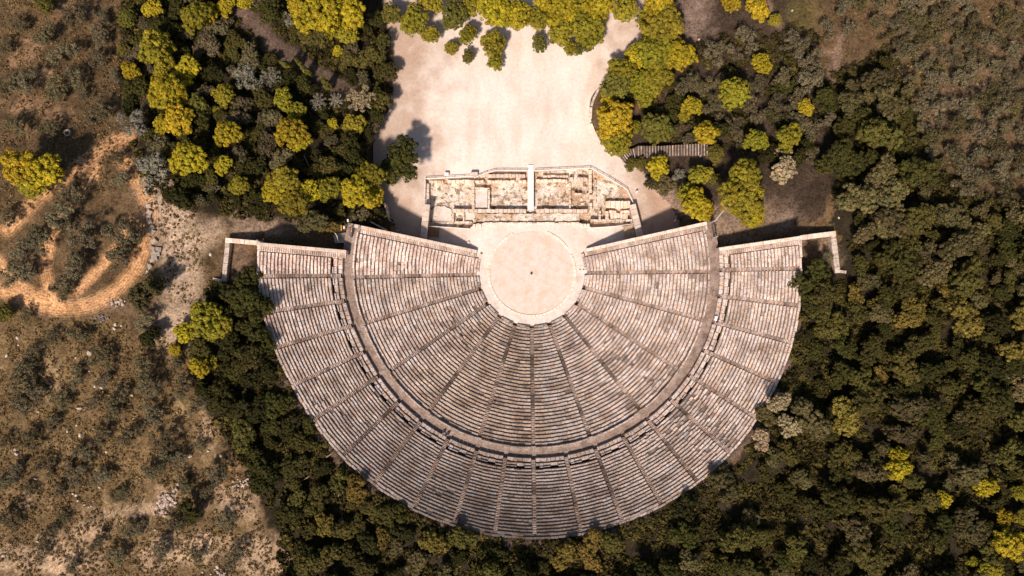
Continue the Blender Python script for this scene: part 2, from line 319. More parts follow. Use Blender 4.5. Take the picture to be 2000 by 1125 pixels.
    court = in_poly(px, py, COURT); mix(court * 1.0, (0.5, .4, .33))
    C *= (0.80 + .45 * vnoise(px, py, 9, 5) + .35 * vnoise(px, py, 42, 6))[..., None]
    ny, nx = X.shape
    V = np.stack([X, Y, Z], -1).reshape(-1, 3)
    i = np.arange(ny * nx).reshape(ny, nx); F = np.stack([i[:-1, :-1], i[:-1, 1:], i[1:, 1:], i[1:, :-1]], -1).reshape(-1, 4)
    me = bpy.data.meshes.new('ground'); me.vertices.add(len(V)); me.vertices.foreach_set('co', V.astype(np.float32).ravel())
    me.loops.add(F.size); me.loops.foreach_set('vertex_index', F.astype(np.int32).ravel()); me.polygons.add(len(F))
    me.polygons.foreach_set('loop_start', np.arange(0, F.size, 4, dtype=np.int32)); me.polygons.foreach_set('use_smooth', np.ones(len(F), bool)); me.update(calc_edges=True)
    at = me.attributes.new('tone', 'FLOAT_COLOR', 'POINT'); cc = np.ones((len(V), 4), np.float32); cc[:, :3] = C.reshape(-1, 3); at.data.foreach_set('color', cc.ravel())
    a2 = me.attributes.new('furrow', 'FLOAT', 'POINT'); a2.data.foreach_set('value', np.clip(Df, 0, 200).astype(np.float32).ravel())
    m = mat_base('ground_soil', (1, 1, 1), scales=((.5, .22), (2.5, .30), (9, .30)), bump=(.12, 3.0), tint=[((.62, .60, .52), .25, .45, .65, .6), ((.45, .38, .3), 1.6, .52, .64, .65)])
    n = m.node_tree; b = n.nodes['Principled BSDF']; src = b.inputs['Base Color'].links[0].from_socket
    fa = n.nodes.new('ShaderNodeAttribute'); fa.attribute_name = 'furrow'
    nz = n.nodes.new('ShaderNodeTexNoise'); nz.inputs['Scale'].default_value = .3
    gp = n.nodes.new('ShaderNodeNewGeometry'); n.links.new(gp.outputs['Position'], nz.inputs['Vector'])
    ml = n.nodes.new('ShaderNodeMath'); ml.operation = 'MULTIPLY_ADD'; ml.inputs[1].default_value = 1.25; n.links.new(fa.outputs['Fac'], ml.inputs[0])
    m2 = n.nodes.new('ShaderNodeMath'); m2.operation = 'MULTIPLY'; m2.inputs[1].default_value = 9; n.links.new(nz.outputs[0], m2.inputs[0]); n.links.new(m2.outputs[0], ml.inputs[2])
    sn = n.nodes.new('ShaderNodeMath'); sn.operation = 'SINE'; n.links.new(ml.outputs[0], sn.inputs[0])
    on = n.nodes.new('ShaderNodeMapRange'); on.inputs[1].default_value = 20; on.inputs[2].default_value = 30; on.inputs[3].default_value = .17; on.inputs[4].default_value = 0; n.links.new(fa.outputs['Fac'], on.inputs[0])
    m3 = n.nodes.new('ShaderNodeMath'); m3.operation = 'MULTIPLY_ADD'; m3.inputs[2].default_value = 1; n.links.new(sn.outputs[0], m3.inputs[0]); n.links.new(on.outputs[0], m3.inputs[1])
    cv = n.nodes.new('ShaderNodeCombineXYZ'); [n.links.new(m3.outputs[0], cv.inputs[k]) for k in range(3)]
    mx = n.nodes.new('ShaderNodeMix'); mx.data_type = 'RGBA'; mx.blend_type = 'MULTIPLY'; mx.inputs[0].default_value = 1
    n.links.new(src, mx.inputs[6]); n.links.new(cv.outputs[0], mx.inputs[7]); n.links.new(mx.outputs[2], b.inputs['Base Color'])
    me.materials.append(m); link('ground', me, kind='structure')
build_ground()

def sheet(name, pts, z, mat, jitter=0.0, seed=1, parent=None, **kw):
    import bmesh
    g = random.Random(seed); bm = bmesh.new()
    vs_ = []
    for i, p in enumerate(pts):
        q = P(p[0], p[1], z); vs_.append(bm.verts.new((q[0] + g.uniform(-jitter, jitter), q[1] + g.uniform(-jitter, jitter), z)))
    f = bm.faces.new(vs_)
    if f.normal.z < 0 or (bm.normal_update() or f.normal.z < 0): f.normal_flip()
    bmesh.ops.triangulate(bm, faces=[f]); me = bpy.data.meshes.new(name); bm.to_mesh(me); bm.free()
    at = me.attributes.new('tone', 'FLOAT_COLOR', 'POINT'); at.data.foreach_set('color', np.ones(4 * len(me.vertices), np.float32))
    me.materials.append(mat); return link(name, me, parent, **kw)
def densify(pts, step=6):
    out = []
    for a, b in zip(pts, pts[1:] + pts[:1]):
        n = max(1, int(math.hypot(b[0] - a[0], b[1] - a[1]) / step))
        out += [(a[0] + (b[0] - a[0]) * k / n, a[1] + (b[1] - a[1]) * k / n) for k in range(n)]
    return out
# the court: sand sheet with the dig cut out of it (drawn as one loop through a slit at the walkway)
iL = RUIN.index((1030, 332))
hole = RUIN[iL + 1:] + RUIN[:iL + 1]            # starts at (1045,332), ends at (1030,332)
court_pts = densify(COURT, 6)
k0 = min(range(len(court_pts)), key=lambda i: math.hypot(court_pts[i][0] - 735, court_pts[i][1] + 60))
cp = court_pts[k0:] + court_pts[:k0]
south = [p for p in cp]
# split in two halves along x=1037 above and below the dig, so that no hole is needed
def clip_half(poly, x0, keep_left):
    out = []
    for a, b in zip(poly, poly[1:] + poly[:1]):
        ia = (a[0] <= x0) == keep_left; ib = (b[0] <= x0) == keep_left
        if ia: out.append(a)
        if ia != ib: t = (x0 - a[0]) / (b[0] - a[0]); out.append((x0, a[1] + (b[1] - a[1]) * t))
    return out
def half_court(left):
    h = clip_half(cp, 1037, left); r = clip_half(RUIN, 1037, left)
    # both polygons have an edge on x=1037; walk the court and detour round the dig
    on = [i for i, p in enumerate(h) if abs(p[0] - 1037) < 1e-6]
    i0, i1 = on[0], on[1]
    if (i1 - i0) != 1: i0, i1 = i1, i0
    rr = [i for i, p in enumerate(r) if abs(p[0] - 1037) < 1e-6]
    # rotate r so that its cut edge is last -> first
    j0, j1 = rr[0], rr[1]
    r2 = r[j1:] + r[:j0 + 1] if j1 - j0 == 1 else r[j0:] + r[:0] if False else (r[j0:j1 + 1])
    # direction: enter at the end nearest to h[i0]
    if abs(r2[0][1] - h[i0][1]) > abs(r2[-1][1] - h[i0][1]): r2 = r2[::-1]
    return h[:i0 + 1] + r2 + h[i0 + 1:]
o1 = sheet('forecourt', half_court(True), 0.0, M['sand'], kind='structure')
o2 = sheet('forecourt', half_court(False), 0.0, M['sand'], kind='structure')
me = o1.data
import bmesh
bm = bmesh.new(); bm.from_mesh(o1.data); bm.from_mesh(o2.data); bmesh.ops.remove_doubles(bm, verts=bm.verts, dist=.001); bm.to_mesh(o1.data); bm.free(); bpy.data.objects.remove(o2)
at = o1.data.attributes.get('tone'); at.data.foreach_set('color', np.ones(4 * len(o1.data.vertices), np.float32))

# ------------------------------------------------------------------ the theatre
theatre = thing('theatre', 'huge semicircular ancient stone theatre with two tiers of worn limestone seats', 'theatre', (CX, CY, 0))
OFF = (CX, CY, 0)
def damage(x, y):
    """0..1 how ruined the stone is here"""
    px = 1000 + x * 9.6; py = 562.5 - y * 9.6
    d = 0
    for cx, cy, r, s in ((1330, 790, 90, 1.0), (1260, 850, 60, .7), (900, 640, 60, .45), (780, 520, 40, .4), (1400, 870, 60, .6), (700, 500, 30, .6), (1210, 560, 40, .4), (640, 800, 50, .5), (1230, 700, 60, .35)):
        d = max(d, s * max(0, 1 - math.hypot(px - cx, py - cy) / r))
    return d
def stone_tone(g, x, y, dmg):
    th = math.degrees(math.atan2(-(y - CY), x - CX)); r = math.hypot(x - CX, y - CY)
    south = math.exp(-((th - 98) / 42) ** 2)                       # darker stone tone on the south wedges
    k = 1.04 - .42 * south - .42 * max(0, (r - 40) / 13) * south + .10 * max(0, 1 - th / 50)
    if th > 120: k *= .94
    v = g.gauss(1, .055) * k
    if g.random() < .04 + .2 * dmg: v *= g.uniform(.55, .8)
    if g.random() < .04: v *= 1.15
    warm = g.gauss(0, .02) + (.05 if 85 < th < 140 and r < 36 else 0)
    return (max(.2, min(1.35, v * (1 + warm))), max(.2, min(1.3, v)), max(.15, min(1.3, v * (1 - warm * 1.6))))
def seat_block(mb, g, r, d, h, z, t0, t1, dmg, chan=.08, sunk=False, wav=0.0):
    """one seat stone from angle t0 to t1: riser, rounded nose, seat, sunk foot channel behind"""
    jr = g.gauss(0, .022 + .09 * dmg) + wav; jz = g.gauss(0, .014 + .045 * dmg); tw = g.gauss(0, .012 + .05 * dmg)
    s = .57 * d + g.gauss(0, .015 + .03 * dmg)
    if sunk: jz -= g.uniform(.12, .22); jr += g.uniform(0, .06)
    prof = [(.03, -h - .22), (.0, -.09), (.015, -.015), (.07, 0), (s, -.005), (s + .03, -chan), (d + .10, -chan - .01), (d + .10, -h - .1)]
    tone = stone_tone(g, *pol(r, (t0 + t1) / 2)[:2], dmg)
    if sunk: tone = tuple(q * .65 for q in tone)
    n = len(prof); V = []
    for t, sg in ((t0, -1), (t1, 1)):
        for u, v in prof:
            V.append(pol(r + u + jr + sg * tw, t, z + v + jz))
    F = [(i, i + 1, n + i + 1, n + i) for i in range(n - 1)] + [tuple(range(n))[::-1], tuple(range(n, 2 * n))]
    mb.add(V, F, tone)
def seat_row_mesh(g, r, d, h, z, ta, tb, chan=.07, smin=.6, smax=1.8):
    mb = MB(); t = ta; gap = math.degrees(.038 / r)
    while t < tb - 1e-6:
        L = g.uniform(smin, smax); t1 = t + math.degrees(L / r)
        if tb - t1 < math.degrees(.5 / r): t1 = tb
        x, y, _ = pol(r, (t + t1) / 2); dm = damage(x, y)
        wv = (float(vnoise(np.array([x]), np.array([y]), 1.9, 3)[0]) - .5) * .13
        seat_block(mb, g, r, d, h, z, t + gap / 2, t1 - gap / 2, dm, chan, g.random() < .42 * dm + .004, wv)
        t = t1
    return mb
SW = .80                                                            # stair width
rows = []                                                           # (visible size, wedge index, MB)
wedges = []
g = random.Random(3)
def wedge_bed(r0, r1, fa, fb, z_of, n=8):
    mb = MB(); V = []; F = []; K = 10; J = n
    for j in range(J + 1):
        r = r0 + (r1 - r0) * j / J; a, b = fa(r), fb(r)
        for k in range(K + 1): V.append(pol(r, a + (b - a) * k / K, z_of(r)))
    top = len(V)
    for j in range(J):
        for k in range(K):
            q = j * (K + 1) + k; F.append((q, q + 1, q + K + 2, q + K + 1))
    mb.add(V, F); return mb
def fix_up(me):
    me.update()
    if len(me.polygons) and me.polygons[0].normal.z < 0: me.flip_normals()
def make_tier(name, angles, EL, ER, nrow, r0, d, h, z0):
    na = len(angles)
    for wi in range(na + 1):
        def fa(r, wi=wi): 
            if wi == 0:
                a = edge_angle(ER, r, 1.75); return a - 360 if a > 180 else a
            return angles[wi - 1] + math.degrees((SW / 2 + .02) / r)
        def fb(r, wi=wi):
            if wi == na:
                a = edge_angle(EL, r, 1.75); return a
            return angles[wi] - math.degrees((SW / 2 + .02) / r)
        bed = wedge_bed(r0 - .1, r0 + nrow * d, fa, fb, lambda r: z0 + (r - r0) / d * h - .30)
        bm_ = bed.mesh('seating_wedge', M['bed'], OFF); fix_up(bm_)
        wo = link('seating_wedge', bm_, theatre); wedges.append(wo)
        for k in range(nrow):
            r = r0 + k * d; z = z0 + k * h
            rm = r + d / 2
            a, b = fa(rm), fb(rm)
            if b - a < .5: continue
            jit = g.uniform(0, 1)
            mb = seat_row_mesh(g, r, d, h, z, a, b)
            size = R(b - a) * rm * d * (FPX / (CAM_H - z)) ** 2
            rows.append((size, wo, mb))
make_tier('lower', LST, ELL, ERL, LR, L_R0, L_D, L_H, L_Z0)
make_tier('upper', UST, ELU, ERU, UR, U_R0, U_D, U_H, U_Z0)
rows.sort(key=lambda q: -q[0])
rest = MB()
for i, (s, wo, mb) in enumerate(rows):
    if i < 300: link('seat_row', mb.mesh('seat_row', M['seat'], OFF), wo)
    else:
        b = len(rest.v); rest.v += mb.v; rest.f += [tuple(b + q for q in f) for f in mb.f]; rest.t += mb.t
link('seat_row_mass', rest.mesh('seat_row_mass', M['seat'], OFF), theatre, kind='stuff')

# staircases between the wedges: one ribbon of steps each, the steps uneven
def stair(theta, nrow, r0, d, h, z0, width=SW, tonek=1.0, lead=0):
    mb = MB(); run = 1
    for k in range(-lead, nrow):
        if k % 4 == 0: run = g.choice([1, 1, 1, .5]) if 40 < theta < 140 else g.choice([1, 1, 1, 1, .7])
        for j in (0, 1):
            r = r0 + k * d + j * d / 2; z = z0 + k * h - (.27 if j == 0 else .12)
            q = g.gauss(0, .012); a = math.degrees(width / 2 / r)
            t = g.gauss(1, .13) * tonek * (.58 if 60 < theta < 150 else .72)  # shade of the stair gaps painted in as a darker step tone
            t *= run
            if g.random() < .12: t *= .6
            pin, pout = r + .03 + q, r + d / 2 + .04
            V = [pol(pin, theta - a, z - .4), pol(pin, theta + a, z - .4), pol(pin, theta - a, z), pol(pin, theta + a, z), pol(pout, theta - a, z - .01), pol(pout, theta + a, z - .01), pol(pout, theta - a, z - .4), pol(pout, theta + a, z - .4)]
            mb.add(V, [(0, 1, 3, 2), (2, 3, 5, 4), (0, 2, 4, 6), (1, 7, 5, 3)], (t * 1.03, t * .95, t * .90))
    return mb
for t in LST: link('staircase', stair(t, LR, L_R0, L_D, L_H, L_Z0).mesh('staircase', M['seat'], OFF), theatre)
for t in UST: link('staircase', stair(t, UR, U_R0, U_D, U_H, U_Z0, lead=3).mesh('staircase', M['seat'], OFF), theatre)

# walkway between the tiers, its back wall and the two rows of heavy block seats above it
def ring(r0, r1, a0, a1, z, mat, name, parent, n=90, tone=(1, 1, 1), thick=.3, **kw):
    mb = MB(); V = []; F = []
    rs = [r0, r1]
    for k in range(n + 1):
        t = a0 + (a1 - a0) * k / n
        V += [pol(r0, t, z - thick), pol(r0, t, z), pol(r1, t, z), pol(r1, t, z - thick)]
    for k in range(n):
        q = k * 4; F += [(q, q + 1, q + 5, q + 4), (q + 1, q + 2, q + 6, q + 5), (q + 2, q + 3, q + 7, q + 6)]
    F += [(0, 1, 2, 3), (n * 4 + 3, n * 4 + 2, n * 4 + 1, n * 4)]
    mb.add(V, F, tone); me = mb.mesh(name, mat, OFF if parent is theatre else (0, 0, 0))
    return link(name, me, parent, **kw)
aL = edge_angle(ELL, 38.2, 0); aR = edge_angle(ERL, 38.2, 0) - 360
ring(D_R0 - .15, D_R0 + 1.12, aR - .0, aL + .0, D_Z, M['walk'], 'walkway', theatre, thick=1.5)
ring(D_R0 + 1.15, D_R1 + .2, aR, aL, D_Z - .06, M['walk'], 'walkway', theatre, tone=(.93, .9, .9), thick=1.5)
aL2 = edge_angle(ELU, 40, .4); aR2 = edge_angle(ERU, 40, .4) - 360
ring(39.2, 41.3, aR2, aL2, 10.9, M['bed'], 'terrace_bed', theatre, thick=3)
def block_ring(r0, r1, z, a0, a1, hgt, name, cuts=(), smin=.8, smax=1.8, missing=.05, rough=.05, back=None):
    t = a0
    mb = MB(); gg = random.Random(int(r0 * 100))
    while t < a1:
        L = gg.uniform(smin, smax); t1 = min(a1, t + math.degrees(L / r0))
        cut = any(abs((t + t1) / 2 - c) < math.degrees((SW / 2 + .3) / r0) for c in cuts)
        x, y, _ = pol(r0, t); dm = damage(x, y)
        if not cut:
            low = gg.random() < missing + .25 * dm
            gp = math.degrees(gg.uniform(.015, .05) / r0); j = gg.gauss(0, rough * .6); zz = z + gg.gauss(0, rough) - (.22 if low else 0)
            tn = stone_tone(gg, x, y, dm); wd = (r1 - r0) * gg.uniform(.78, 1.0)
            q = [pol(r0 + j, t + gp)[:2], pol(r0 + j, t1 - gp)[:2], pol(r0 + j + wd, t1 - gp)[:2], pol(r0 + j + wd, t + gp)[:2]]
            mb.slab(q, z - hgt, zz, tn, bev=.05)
            if back:
                bq = [pol(r1 - .24, t + gp)[:2], pol(r1 - .24, t1 - gp)[:2], pol(r1, t1 - gp)[:2], pol(r1, t + gp)[:2]]
                if gg.random() < .8 and not low: mb.slab(bq, z - .1, z + back * gg.uniform(.6, 1), tn, bev=.04)
        t = t1
    me = mb.mesh(name, M['seat'], OFF); return mb, me
for (r0, r1, z, hg, nm, ms, ro, bk) in ((39.15, 40.12, 11.42, 1.4, 'block_course', .05, .05, None), (40.14, 40.98, 11.85, 1.2, 'block_course', .08, .07, .30)):
    cuts = [-99] + list(UST) + [999]
    for i in range(len(UST) + 1):
        a0 = aR2 if i == 0 else UST[i - 1] + .6; a1 = aL2 if i == len(UST) else UST[i] - .6
        _, me = block_ring(r0, r1, z, a0, a1, hg, nm, (), missing=ms, rough=ro, back=bk, smin=.7, smax=1.6)
        link(nm, me, theatre)
# backed top row of the lower tier and seats of honour round the orchestra
for i in range(12):
    a0 = aR + 1.5 if i == 0 else LST[i - 1] + .75; a1 = aL - 1.5 if i == 11 else LST[i] - .75
    _, me = block_ring(36.95, 37.3, 10.95, a0, a1, .4, 'backed_seat_course', (), missing=.3, rough=.05, smin=.9, smax=2.0); link('backed_seat_course', me, theatre)
for i in range(12):
    w_ = math.degrees(.45 / 12)
    a0 = -21.0 if i == 0 else LST[i - 1] + w_; a1 = 201.5 if i == 11 else LST[i] - w_
    mb, me = block_ring(11.95, 12.50, .42, a0, a1, .6, 'honour_seat_course', (), missing=.12, rough=.03, smin=.7, smax=1.4, back=.30); link('honour_seat_course', me, theatre)
# rim wall behind the last row
ring(53.06, 53.4, edge_angle(ERU, 53, .2) - 360, edge_angle(ELU, 53, .2), 18.0, M['bed'], 'rim_wall', theatre, thick=9)
_, me = block_ring(53.04, 53.55, 18.42, edge_angle(ERU, 53, .2) - 360, edge_angle(ELU, 53, .2), .5, 'rim_course', (), missing=.35, rough=.05, smin=.8, smax=2.4); link('rim_course', me, theatre, kind='stuff')

# side walls with a stair running up just inside the coping
def side_wall(E, za, zb, label, nsteps, name='retaining_wall'):
    a, b = np.array(E[0]), np.array(E[1]); Lw = np.linalg.norm(b - a); d = (b - a) / Lw; n = np.array([-d[1], d[0]])
    if n[1] > 0: n = -n
    z = lambda s: za + (zb - za) * s / Lw
    t = thing(name, label, 'wall', (a[0], a[1], 0)); O = (a[0], a[1], 0)
    body = MB(); N = 16
    for k in range(N):                                  # coursed body below the coping
        s0, s1 = Lw * k / N, Lw * (k + 1) / N
        q = [a + d * s0, a + d * s1, a + d * s1 + n * .62, a + d * s0 + n * .62]
        body.slab(q, -1.0, 0, g.gauss(1, .05) * np.array([1, .97, .94]), bev=.01, tops=[z(s0) - .2, z(s1) - .2, z(s1) - .2, z(s0) - .2] if True else None)
    link('wall_body', body.mesh('wall_body', M['wallstone'], O), t)
    s = 0.0
    while s < Lw - .3:
        L = min(g.uniform(1.1, 1.9), Lw - s)
        if Lw - s - L < .4: L = Lw - s
        q = [a + d * (s + .02) - n * .06, a + d * (s + L - .02) - n * .06, a + d * (s + L - .02) + n * .66, a + d * (s + .02) + n * .66]
        mb = MB(); e = g.gauss(0, .02); v = g.gauss(1.12, .06)
        # keep the winding used by slab() in step with the tops
        zz = [z(s) + .12 + e, z(s + L) + .12 + e, z(s + L) + .12 + e, z(s) + .12 + e]
        qq = np.array(q); ar = 0.5 * sum(qq[i][0] * qq[(i + 1) % 4][1] - qq[(i + 1) % 4][0] * qq[i][1] for i in range(4))
        if ar < 0: qq = qq[::-1]; zz = zz[::-1]
        mb.slab(qq, min(zz) - .45, 0, (v, v * .97, v * .94), bev=.04, tops=zz)
        link('coping_stone', mb.mesh('coping_stone', M['pale'], O), t); s += L
    st = MB()                                            # the stair beside it
    for k in range(nsteps):
        s0, s1 = Lw * k / nsteps, Lw * (k + 1) / nsteps
        v = g.gauss(1, .09); top = z(s0) - .12 + g.gauss(0, .01)
        q = [a + d * (s0 + .02) + n * .68, a + d * s1 + n * .68, a + d * s1 + n * 1.60, a + d * (s0 + .02) + n * 1.60]
        st.slab(q, top - .9, top, (v, v * .97, v * .94), bev=.05)
    link('edge_staircase', st.mesh('edge_staircase', M['seat'], OFF), theatre)
    return t
fixb = MB.slab
def slab_safe(s, quad, z0, z1, tone=(1, 1, 1), bev=.04, tops=None):
    q = np.array(quad, float)[:, :2]; a = 0.5 * sum(q[i][0] * q[(i + 1) % 4][1] - q[(i + 1) % 4][0] * q[i][1] for i in range(4))
    if a < 0 and tops: q = q[::-1]; tops = tops[::-1]
    fixb(s, q, z0, z1, tuple(tone), bev, tops)
MB.slab = slab_safe
side_wall(ELL, .75, 11.0, 'long pale stone wall bounding the lower seats on the side with the slatted ramp', 68)
side_wall(ERL, .75, 11.0, 'long pale stone wall bounding the lower seats beside the square tan platform', 68)
side_wall(ELU, 12.7, 18.9, 'pale wall bounding the upper seats next to the dark empty walled bay', 40)
side_wall(ERU, 12.7, 18.9, 'pale wall bounding the upper seats next to the gravelly bay with a grey bush', 40)

# ------------------------------------------------------------------ orchestra
def disc(name, r, z, mat, n=96, **kw):
    mb = MB(); V = [(CX, CY, z)]; F = []
    for j, rr in enumerate(np.linspace(r / 6, r, 6)):
        for k in range(n): V.append(pol(rr, 360 * k / n, z))
    F = [(0, 1 + (k + 1) % n, 1 + k) for k in range(n)]
    for j in range(5):
        for k in range(n): F.append((1 + j * n + k, 1 + j * n + (k + 1) % n, 1 + (j + 1) * n + (k + 1) % n, 1 + (j + 1) * n + k))
    mb.add(V, F); me = mb.mesh(name, mat); fix_up(me); return link(name, me, **kw)
disc('orchestra_floor', 9.52, .03, M['orch'], kind='structure')
kerb = thing('orchestra_kerb', 'thin white stone ring round the sandy orchestra floor, broken at its top', 'kerb', (CX, CY, 0))
for k in range(72):
    a0 = 360 * k / 72; am = (a0 + 2.5) % 360
    if 244 < am < 289 or 324 < am < 336: continue
    mb = MB(); v = g.gauss(1.30, .04)
    mb.slab([pol(9.52, a0 + .12)[:2], pol(9.52, a0 + 4.88)[:2], pol(10.08, a0 + 4.88)[:2], pol(10.08, a0 + .12)[:2]], -.2, .17 + g.gauss(0, .006), (v, v * .99, v * .98), bev=.02)
    link('kerb_stone', mb.mesh('kerb_stone', M['pale'], OFF), kerb)
ring(10.1, 11.95, -2, 186, .02, M['paving'], 'orchestra_passage', None, thick=.3, kind='structure')
# earth apron inside the passage ends is the court sheet itself
pit = thing('drain_cover', 'pair of small dark drain holes in a pale slab beside the orchestra ring', 'drain', (*P(1136, 524, 0)[:2], 0))
O = tuple(pit.location)
mb = MB(); q = [P(1126, 518, 0), P(1146, 518, 0), P(1147, 532, 0), P(1127, 532, 0)]; mb.slab(q, -.1, .07, (1.1, 1.08, 1.05), bev=.02); link('slab', mb.mesh('slab', M['paving'], O), pit)
for x in (1133, 1139.5):
    c = P(x, 526, 0); mb = MB(); mb.tube((c[0], c[1], .05), (c[0], c[1], .085), .17, .17, 10, (1, 1, 1)); link('hole', mb.mesh('hole', M['darkmetal'], O), pit)
c = P(1038, 534, 0); mb = MB()
mb.tube((0, 0, -.1), (0, 0, .28), .30, .24, 9); mb.rock((0, -.12, .2), .24)
link('centre_stone', mb.mesh('centre_stone', M['darkmetal']), None, (c[0], c[1], .03), label='small dark stone standing at the very middle of the orchestra floor', category='stone')

# ------------------------------------------------------------------ walls of the bays at both ends of the upper tier
def block_wall(pts, zs, wd, label, zb=-3, name='enclosure_wall', mat='wallstone', smin=.9, smax=1.9, tone=1.15, hgt=None):
    """free-standing wall along px points at heights zs (top), a child per stone of its top course"""
    p = [PZ(x, y, z) for (x, y), z in zip(pts, zs)]
    t = thing(name, label, 'wall', (p[0][0], p[0][1], 0)); O = (p[0][0], p[0][1], 0)
    body = MB()
    for a, b in zip(p[:-1], p[1:]):
        A, B = a[:2], b[:2]; Lw = np.linalg.norm(B - A); d = (B - A) / Lw; n = np.array([-d[1], d[0]]) * wd / 2
        z = lambda s: a[2] + (b[2] - a[2]) * s / Lw
        lo = (lambda zz: zz - hgt) if hgt else (lambda zz: gz(*A) + zb)
        body.slab([A - n * .9, B - n * .9, B + n * .9, A + n * .9], min(lo(a[2]), lo(b[2])), 0, (1, .97, .94), bev=.01, tops=[a[2] - .3, b[2] - .3, b[2] - .3, a[2] - .3])
        s = -wd / 2
        while s < Lw + wd / 2 - .25:
            L = min(g.uniform(smin, smax), Lw + wd / 2 - s)
            mb = MB(); v = g.gauss(tone, .08); e = g.gauss(0, .03)
            zz = [z(s) + e, z(s + L) + e, z(s + L) + e, z(s) + e]
            mb.slab([A + d * (s + .02) - n, A + d * (s + L - .02) - n, A + d * (s + L - .02) + n, A + d * (s + .02) + n], min(zz) - .5, 0, (v, v * .97, v * .94), bev=.05, tops=zz)
            link('stone', mb.mesh('stone', M[mat], O), t); s += L
    link('wall_body', body.mesh('wall_body', M['wallstone'], O), t)
    return t
block_wall([(444, 469), (498, 474)], [15.5, 15.8], .95, 'pale wall across the top of the dark empty bay', mat='pale')
block_wall([(500, 473), (508, 479)], [15.9, 18.3], 1.0, 'thick pale corner stones joining the empty bay to the seats', mat='pale')
block_wall([(444, 474), (437, 548)], [15.4, 15.4], .95, 'pale grey wall down the outer side of the dark empty bay')
block_wall([(432, 549), (418, 546)], [15.2, 15.0], .75, 'short stub of wall jutting from the foot of the bay wall')
block_wall([(1566, 464), (1628, 456)], [16.0, 15.8], 1.0, 'pinkish wall across the top of the gravelly bay', mat='pale')
block_wall([(1628, 461), (1636, 528)], [15.7, 15.4], 1.1, 'pale stained wall running down into the wood beside the gravelly bay')
block_wall([(1643, 530), (1651, 531)], [15.0, 14.8], .6, 'tiny grey wall stub in deep shade under the oak wood')

# parodos walls (gate pillars)
block_wall([(833, 405), (827, 461)], [2.0, 2.2], 1.45, 'broad tan stone wall beside the slatted brown ramp', mat='pale', zb=-1, smin=.8, smax=1.5, tone=1.0)
block_wall([(1237, 405), (1250, 458)], [2.0, 2.2], 1.45, 'broad pinkish stone wall beside the square tan platform', mat='pale', zb=-1, smin=.8, smax=1.5, tone=1.0)
# low walls at the edges of the court
block_wall([(734, 226), (730, 238)], [.9, .9], .35, 'thin grey wall stub above the wooden landing at the court edge', zb=-1)
block_wall([(721, 256), (718, 290)], [.9, .9], .5, 'thin grey wall running down from the wooden landing at the court edge', zb=-1)
block_wall([(1172, 168), (1160, 192), (1156, 205)], [.7, .7, .7], .5, 'thin grey kerb wall under pine boughs at the sand edge', zb=-1)
block_wall([(1154, 212), (1153, 228)], [.7, .7], .7, 'white curved kerb wall piece beside the bright pine', zb=-1, mat='pale')
block_wall([(1155, 243), (1160, 256)], [.7, .7], .6, 'short white kerb piece slanting beside the bright pine', zb=-1, mat='pale')
block_wall([(755, 400), (762, 432)], [1.2, 2.0], .3, 'thin brown edging wall in the shade left of the tan wall', zb=-1)
block_wall([(700, 420), (760, 452)], [6, 2.5], .35, 'thin dark edging wall slanting down in shade behind the seats', zb=-1)

# ------------------------------------------------------------------ the dug ruins of the stage building
sheet('ruin_floor', densify([(x, y) for x, y in RUIN], 8), -1.25, M['ruinfloor'], jitter=.0, kind='structure')
rw = MB()
rp = densify(RUIN, 14)
for i, (a, b) in enumerate(zip(rp, rp[1:] + rp[:1])):
    A, B = P(*a), P(*b); c = P(1037, 390); 
    dA = (c - A)[:2] / np.linalg.norm((c - A)[:2]) * .28; dB = (c - B)[:2] / np.linalg.norm((c - B)[:2]) * .28
    rw.slab([A[:2], B[:2], B[:2] + dB, A[:2] + dA], -1.7, .03 + g.gauss(0, .02), g.gauss(1, .1) * np.array([1, .97, .93]), bev=.03)
link('dig_edge', rw.mesh('dig_edge', M['pale']), kind='structure')
def ruin_wall(x0, y0, x1, y1, top, label, vert=False, tone=1.15, smin=.7, smax=1.5, miss=.04, mat='pale', name='ruined_wall', base=-1.5, rough=.05):
    c = P((x0 + x1) / 2, (y0 + y1) / 2, top); t = thing(name, label, 'wall', (c[0], c[1], 0)); O = (c[0], c[1], 0)
    a, b = P(x0, y0, top), P(x1, y1, top); X0, X1 = sorted((a[0], b[0])); Y0, Y1 = sorted((a[1], b[1]))
    s = 0; Lw = (Y1 - Y0) if vert else (X1 - X0)
    while s < Lw - .15:
        L = min(g.uniform(smin, smax), Lw - s)
        if Lw - s - L < .3: L = Lw - s
        if g.random() > miss:
            v = g.gauss(tone, .09); e = [g.gauss(0, rough) for _ in range(4)]; zt_ = top + g.gauss(0, .06)
            if vert: q = [(X0 + e[0], Y0 + s + .03), (X1 + e[1], Y0 + s + .03), (X1 + e[2], Y0 + s + L - .03), (X0 + e[3], Y0 + s + L - .03)]
            else: q = [(X0 + s + .03, Y0 + e[0]), (X0 + s + L - .03, Y0 + e[1]), (X0 + s + L - .03, Y1 + e[2]), (X0 + s + .03, Y1 + e[3])]
            mb = MB(); mb.slab(q, base, zt_, (v, v * .96, v * .90), bev=.06); link('stone', mb.mesh('stone', M[mat], O), t)
        s += L
    return t
